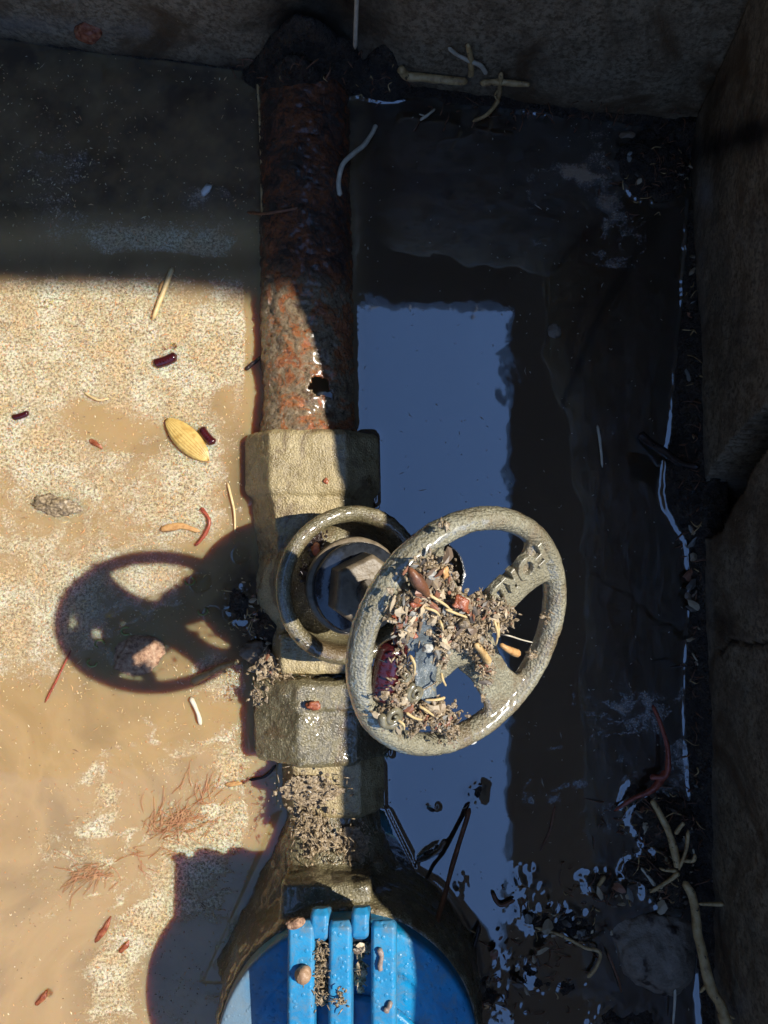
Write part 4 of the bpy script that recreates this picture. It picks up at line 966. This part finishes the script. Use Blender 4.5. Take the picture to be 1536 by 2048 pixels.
def litter_flakes(spots, label, seed, on=True, z=0, h=.0075, n=26, big=.0019):
    rs = np.random.RandomState(seed); V = []; Fc = []; col = []
    cols = [(.30, .22, .13), (.16, .11, .07), (.42, .33, .21), (.10, .08, .06), (.50, .40, .26), (.26, .11, .06), (.22, .21, .18)]
    for cx, cy, sx, sy in spots:
        for i in range(n):
            x, y = cx + rs.randn() * sx * .5, cy + rs.randn() * sy * .5
            c = onw(x, y, h + .0015 * rs.rand()) if on else P(x, y, z + .0015 * rs.rand())
            nn = ((WN if on else Vector((0, 0, 1))) + Vector(rs.randn(3)) * .32).normalized(); a, b, _ = basis(nn, Vector((rs.randn(), rs.randn(), rs.randn())))
            L = big * (.3 + rs.rand() ** 2); W_ = L * (.25 + .5 * rs.rand()); k = 9; base = len(V); cc = cols[rs.randint(len(cols))]; q = .7 + .6 * rs.rand()
            V.append(c + nn * L * .25)
            for j in range(k):
                th = 2 * math.pi * j / k; rr = .7 + .6 * rs.rand(); V.append(c + (a * math.cos(th) * L + b * math.sin(th) * W_) * rr + nn * rs.randn() * L * .08)
            for j in range(k): Fc.append((base, base + 1 + j, base + 1 + (j + 1) % k))
            col += [(cc[0] * q, cc[1] * q, cc[2] * q, 1)] * (k + 1)
    o = mk('leaf_litter', [v[:] for v in V], Fc, 'flecks', smooth=False); at = o.data.color_attributes.new('col', 'FLOAT_COLOR', 'POINT'); at.data.foreach_set('color', np.array(col, dtype=np.float32).ravel())
    o.modifiers.new('t', 'SOLIDIFY').thickness = .00025
    stuff(o, label, 'leaf litter')
litter_flakes([(862, 1145, 45, 34), (872, 1185, 40, 40), (835, 1215, 44, 30), (900, 1225, 70, 26), (945, 1208, 46, 16), (990, 1228, 30, 20), (912, 1258, 40, 24), (890, 1290, 16, 30), (815, 1255, 24, 26)], 'torn wet leaf scraps matted around the hub of the handwheel', 21)
litter_flakes([(805, 1370, 20, 60), (815, 1420, 50, 28), (855, 1425, 46, 24), (880, 1445, 34, 16), (972, 1330, 12, 40)], 'torn wet leaf scraps along the lower left inner rim of the handwheel', 22, h=.0068)
litter_flakes([(530, 1345, 36, 40), (590, 1292, 40, 16)], 'torn leaf scraps caught between the valve and the union nut', 23, on=False, z=.016)
litter_flakes([(640, 1910, 16, 24), (640, 1950, 18, 30), (722, 1895, 14, 8)], 'leaf scraps packed between the blue hinge ribs', 24, on=False, z=.077, n=18, big=.0014)
litter_flakes([(500, 1220, 50, 70), (540, 1260, 30, 40)], 'black leaf scraps in the puddle beside the valve', 25, on=False, z=.004, n=24)
litter_flakes([(1330, 1640, 70, 50), (1340, 1740, 70, 70), (1250, 1780, 90, 40), (1120, 1860, 120, 50), (1010, 1960, 100, 70), (1385, 1200, 12, 300), (1390, 700, 12, 250), (1320, 320, 90, 70)], 'sodden leaf scraps in the mud along the right side', 26, on=False, z=.004, n=22, big=.0030)
# debris inside the bonnet ring
clump('grit', [(632, 1085, 26, 40), (610, 1150, 10, 20)], 'dark crumbs inside the bonnet ring behind the handwheel', 'debris', 4, mat='root_dark', on=False, n=40, z=.034, hs=.004)
o = lump('bark_flake', P(632, 1098, .038), .0022, .0034, .0010, 'redbark', seed=31, amp=.4, sub=3); tag(o, 'bright red flake inside the bonnet ring', 'bark flake')
clump('grit', [(530, 1340, 40, 44), (520, 1390, 20, 20), (585, 1290, 40, 20), (560, 1360, 40, 14), (612, 1412, 30, 12)], 'plant crumbs caught between valve and union nut', 'debris', 5, on=False, n=34, z=.014, hs=.006)
clump('grit', [(640, 1700, 40, 90), (650, 1780, 50, 40), (610, 1650, 30, 40), (700, 1700, 50, 60), (620, 1580, 80, 40)], 'coarse grit strewn over the meter neck above the blue hinge', 'debris', 6, on=False, n=120, rmax=.0010, z=.022, hs=.006)
o = lump('bark_flake', P(625, 1412, .029), .0036, .0024, .0010, 'redbark', seed=32, amp=1.0, sub=3, rot=.2); tag(o, 'rusty orange bark bit on top of the union nut', 'bark flake')
tag(lump('pebble', P(618, 1586, .022), .0016, .0014, .0012, 'chip', seed=33, amp=.3, sub=3), 'pale pebble on the square neck below the union nut', 'pebble')
tag(lump('pebble', P(652, 962, .0225), .0017, .0014, .0008, 'redbark', seed=34, amp=.9, sub=3), 'rust red crumb on the square shoulder of the valve', 'pebble')
# on the blue hinge
clump('grit', [(640, 1905, 20, 22), (640, 1935, 22, 26), (632, 1965, 20, 22), (648, 1990, 26, 20)], 'mud clump packed between the blue hinge ribs', 'mud clump', 7, on=False, n=150, rmax=.0013, z=.074, hs=.008)
clump('grit', [(722, 1893, 18, 8), (722, 1940, 10, 30)], 'mud packed below the right hinge knuckle', 'mud clump', 8, on=False, n=50, rmax=.0016, z=.071, hs=.006)
clump('grit', [(680, 1996, 14, 18)], 'small mud crumb on the middle hinge rib', 'mud clump', 9, on=False, n=34, z=ZT, hs=.003)
tag(lump('pebble', P(606, 1950, ZT + .0022), .0034, .0036, .0030, 'pebble', seed=35, amp=.22, sub=4), 'round tan pebble on the left blue hinge rib', 'pebble')
tag(lump('pebble', P(592, 1846, ZT), .0040, .0021, .0018, 'bark_lump', seed=36, amp=.3, sub=4, rot=.35), 'oblong pinkish seed at the far end of the left hinge rib', 'seed')
def grub(pts, r, label, z):
    V, Fc = tube([P(a, b, z) for a, b in pts], r, r * .9, 6, 10, .18, 3, prof=lambda t: 1 + .12 * math.sin(t * 60)); tag(mk('grub', V, Fc, 'grub'), label, 'grub')
grub([(758, 1896), (763, 1912), (760, 1930), (762, 1942)], .0011, 'grey grub on the right blue hinge rib, farther one', ZT + .0012)
grub([(768, 2023), (776, 2016), (782, 2002)], .0012, 'grey grub on the right blue hinge rib, nearer one', ZT + .0012)

# ------------------------------------------------------------------ countless flecks
def flecks():
    rs = np.random.RandomState(5); V = []; Fc = []; col = []
    cols = [(.70, .52, .24), (.74, .52, .24), (.62, .30, .12), (.50, .36, .20), (.80, .70, .46), (.62, .46, .24), (.30, .20, .10), (.70, .42, .18)]
    ny, nx = GX.shape; cnt = 0
    for i in range(95000):
        px, py = rs.rand() * 1500 - 20, rs.rand() * 2060
        p = P(px, py, 0); ix = int((p.x - X0) / ST_); iy = int((p.y - Y0) / ST_)
        if not (0 <= ix < nx and 0 <= iy < ny): continue
        f = foam[iy, ix]; s_ = sd[iy, ix]; md = mudz[iy, ix]
        if s_ < .002 or md > -.001 or GY[iy, ix] > top_y(p.x) - .002: continue
        if px > 700: dens = .012 + .1 * f
        elif py < 540: dens = .05 + .3 * f
        else: dens = .10 + .75 * f
        if py > 1400 and px < 450: dens *= .55
        if rs.rand() > dens: continue
        L = .0003 + .0006 * rs.rand() + (.0020 * rs.rand() if rs.rand() < .06 else 0); wd = .00016 + .00022 * rs.rand()
        a = rs.rand() * 6.283; c, s = math.cos(a), math.sin(a); z = float(wz[iy, ix]) + .0001
        b = len(V)
        bend = (rs.rand() - .5) * L * .6
        for u, v, h in ((-L, 0, 0), (0, wd + bend, .00002), (L, 0, 0), (0, -wd + bend, .00002), (0, bend, wd * .9)):
            V.append((p.x + u * c - v * s, p.y + u * s + v * c, z + h))
        Fc += [(b, b + 4, b + 1), (b + 1, b + 4, b + 2), (b + 2, b + 4, b + 3), (b + 3, b + 4, b)]
        cc = cols[rs.randint(len(cols))] if px < 700 else (.45, .40, .32); k = .75 + .4 * rs.rand()
        col += [(cc[0] * k, cc[1] * k, cc[2] * k, 1)] * 5
    o = mk('plant_flecks', V, Fc, 'flecks', keep=True, smooth=False)
    at = o.data.color_attributes.new('col', 'FLOAT_COLOR', 'POINT'); at.data.foreach_set('color', np.array(col, dtype=np.float32).ravel())
    stuff(o, 'countless straw coloured plant flecks floating on the muddy water', 'flecks')
flecks()
# root hairs and crumbs in the muck
def litter(name, spots, label, seed, zf):
    rs = np.random.RandomState(seed); V = []; g = Geo()
    for cx, cy, sx, sy, n in spots:
        for i in range(n):
            x, y = cx + rs.randn() * sx * .5, cy + rs.randn() * sy * .5; p = P(x, y, 0)
            ix = int((p.x - X0) / ST_); iy = int((p.y - Y0) / ST_)
            if not (0 <= ix < GX.shape[1] and 0 <= iy < GX.shape[0]): continue
            z = max(float(mudz[iy, ix]), 0) + .0005
            p = P(x, y, z); a = rs.rand() * 6.3; L = .0012 + .0042 * rs.rand() ** 2; d = Vector((math.cos(a), math.sin(a), 0))
            g.add(*tube([p - d * L + Vector((0, 0, -.001)), p + Vector((rs.randn() * .0008, rs.randn() * .0008, .0012)), p + d * L], .00022 + .0003 * rs.rand(), .00015, 4, 5, .1, i))
    o = mk(name, g.v, g.f, zf, smooth=True); stuff(o, label, 'litter')
litter('root_litter', [(1330, 330, 110, 100, 60), (1300, 1640, 110, 70, 60), (1340, 1730, 80, 90, 50), (1200, 1790, 120, 50, 24), (1100, 1900, 160, 70, 26), (1000, 1990, 120, 80, 26), (760, 90, 80, 110, 60), (560, 90, 120, 90, 60), (1385, 1000, 30, 200, 26), (1392, 1400, 14, 400, 26), (1100, 230, 300, 30, 50)], 'dark rootlets and litter matted in the mud', 1, 'root_brown')
litter('pale_litter', [(1330, 330, 110, 90, 14), (1300, 1640, 110, 70, 12), (1340, 1740, 80, 90, 14), (1150, 1850, 200, 90, 12), (760, 80, 70, 100, 22), (620, 70, 120, 80, 12), (500, 1230, 50, 50, 22), (1388, 700, 14, 300, 8), (1394, 1300, 14, 400, 8)], 'pale rootlet ends scattered over the mud', 2, 'root_tan')
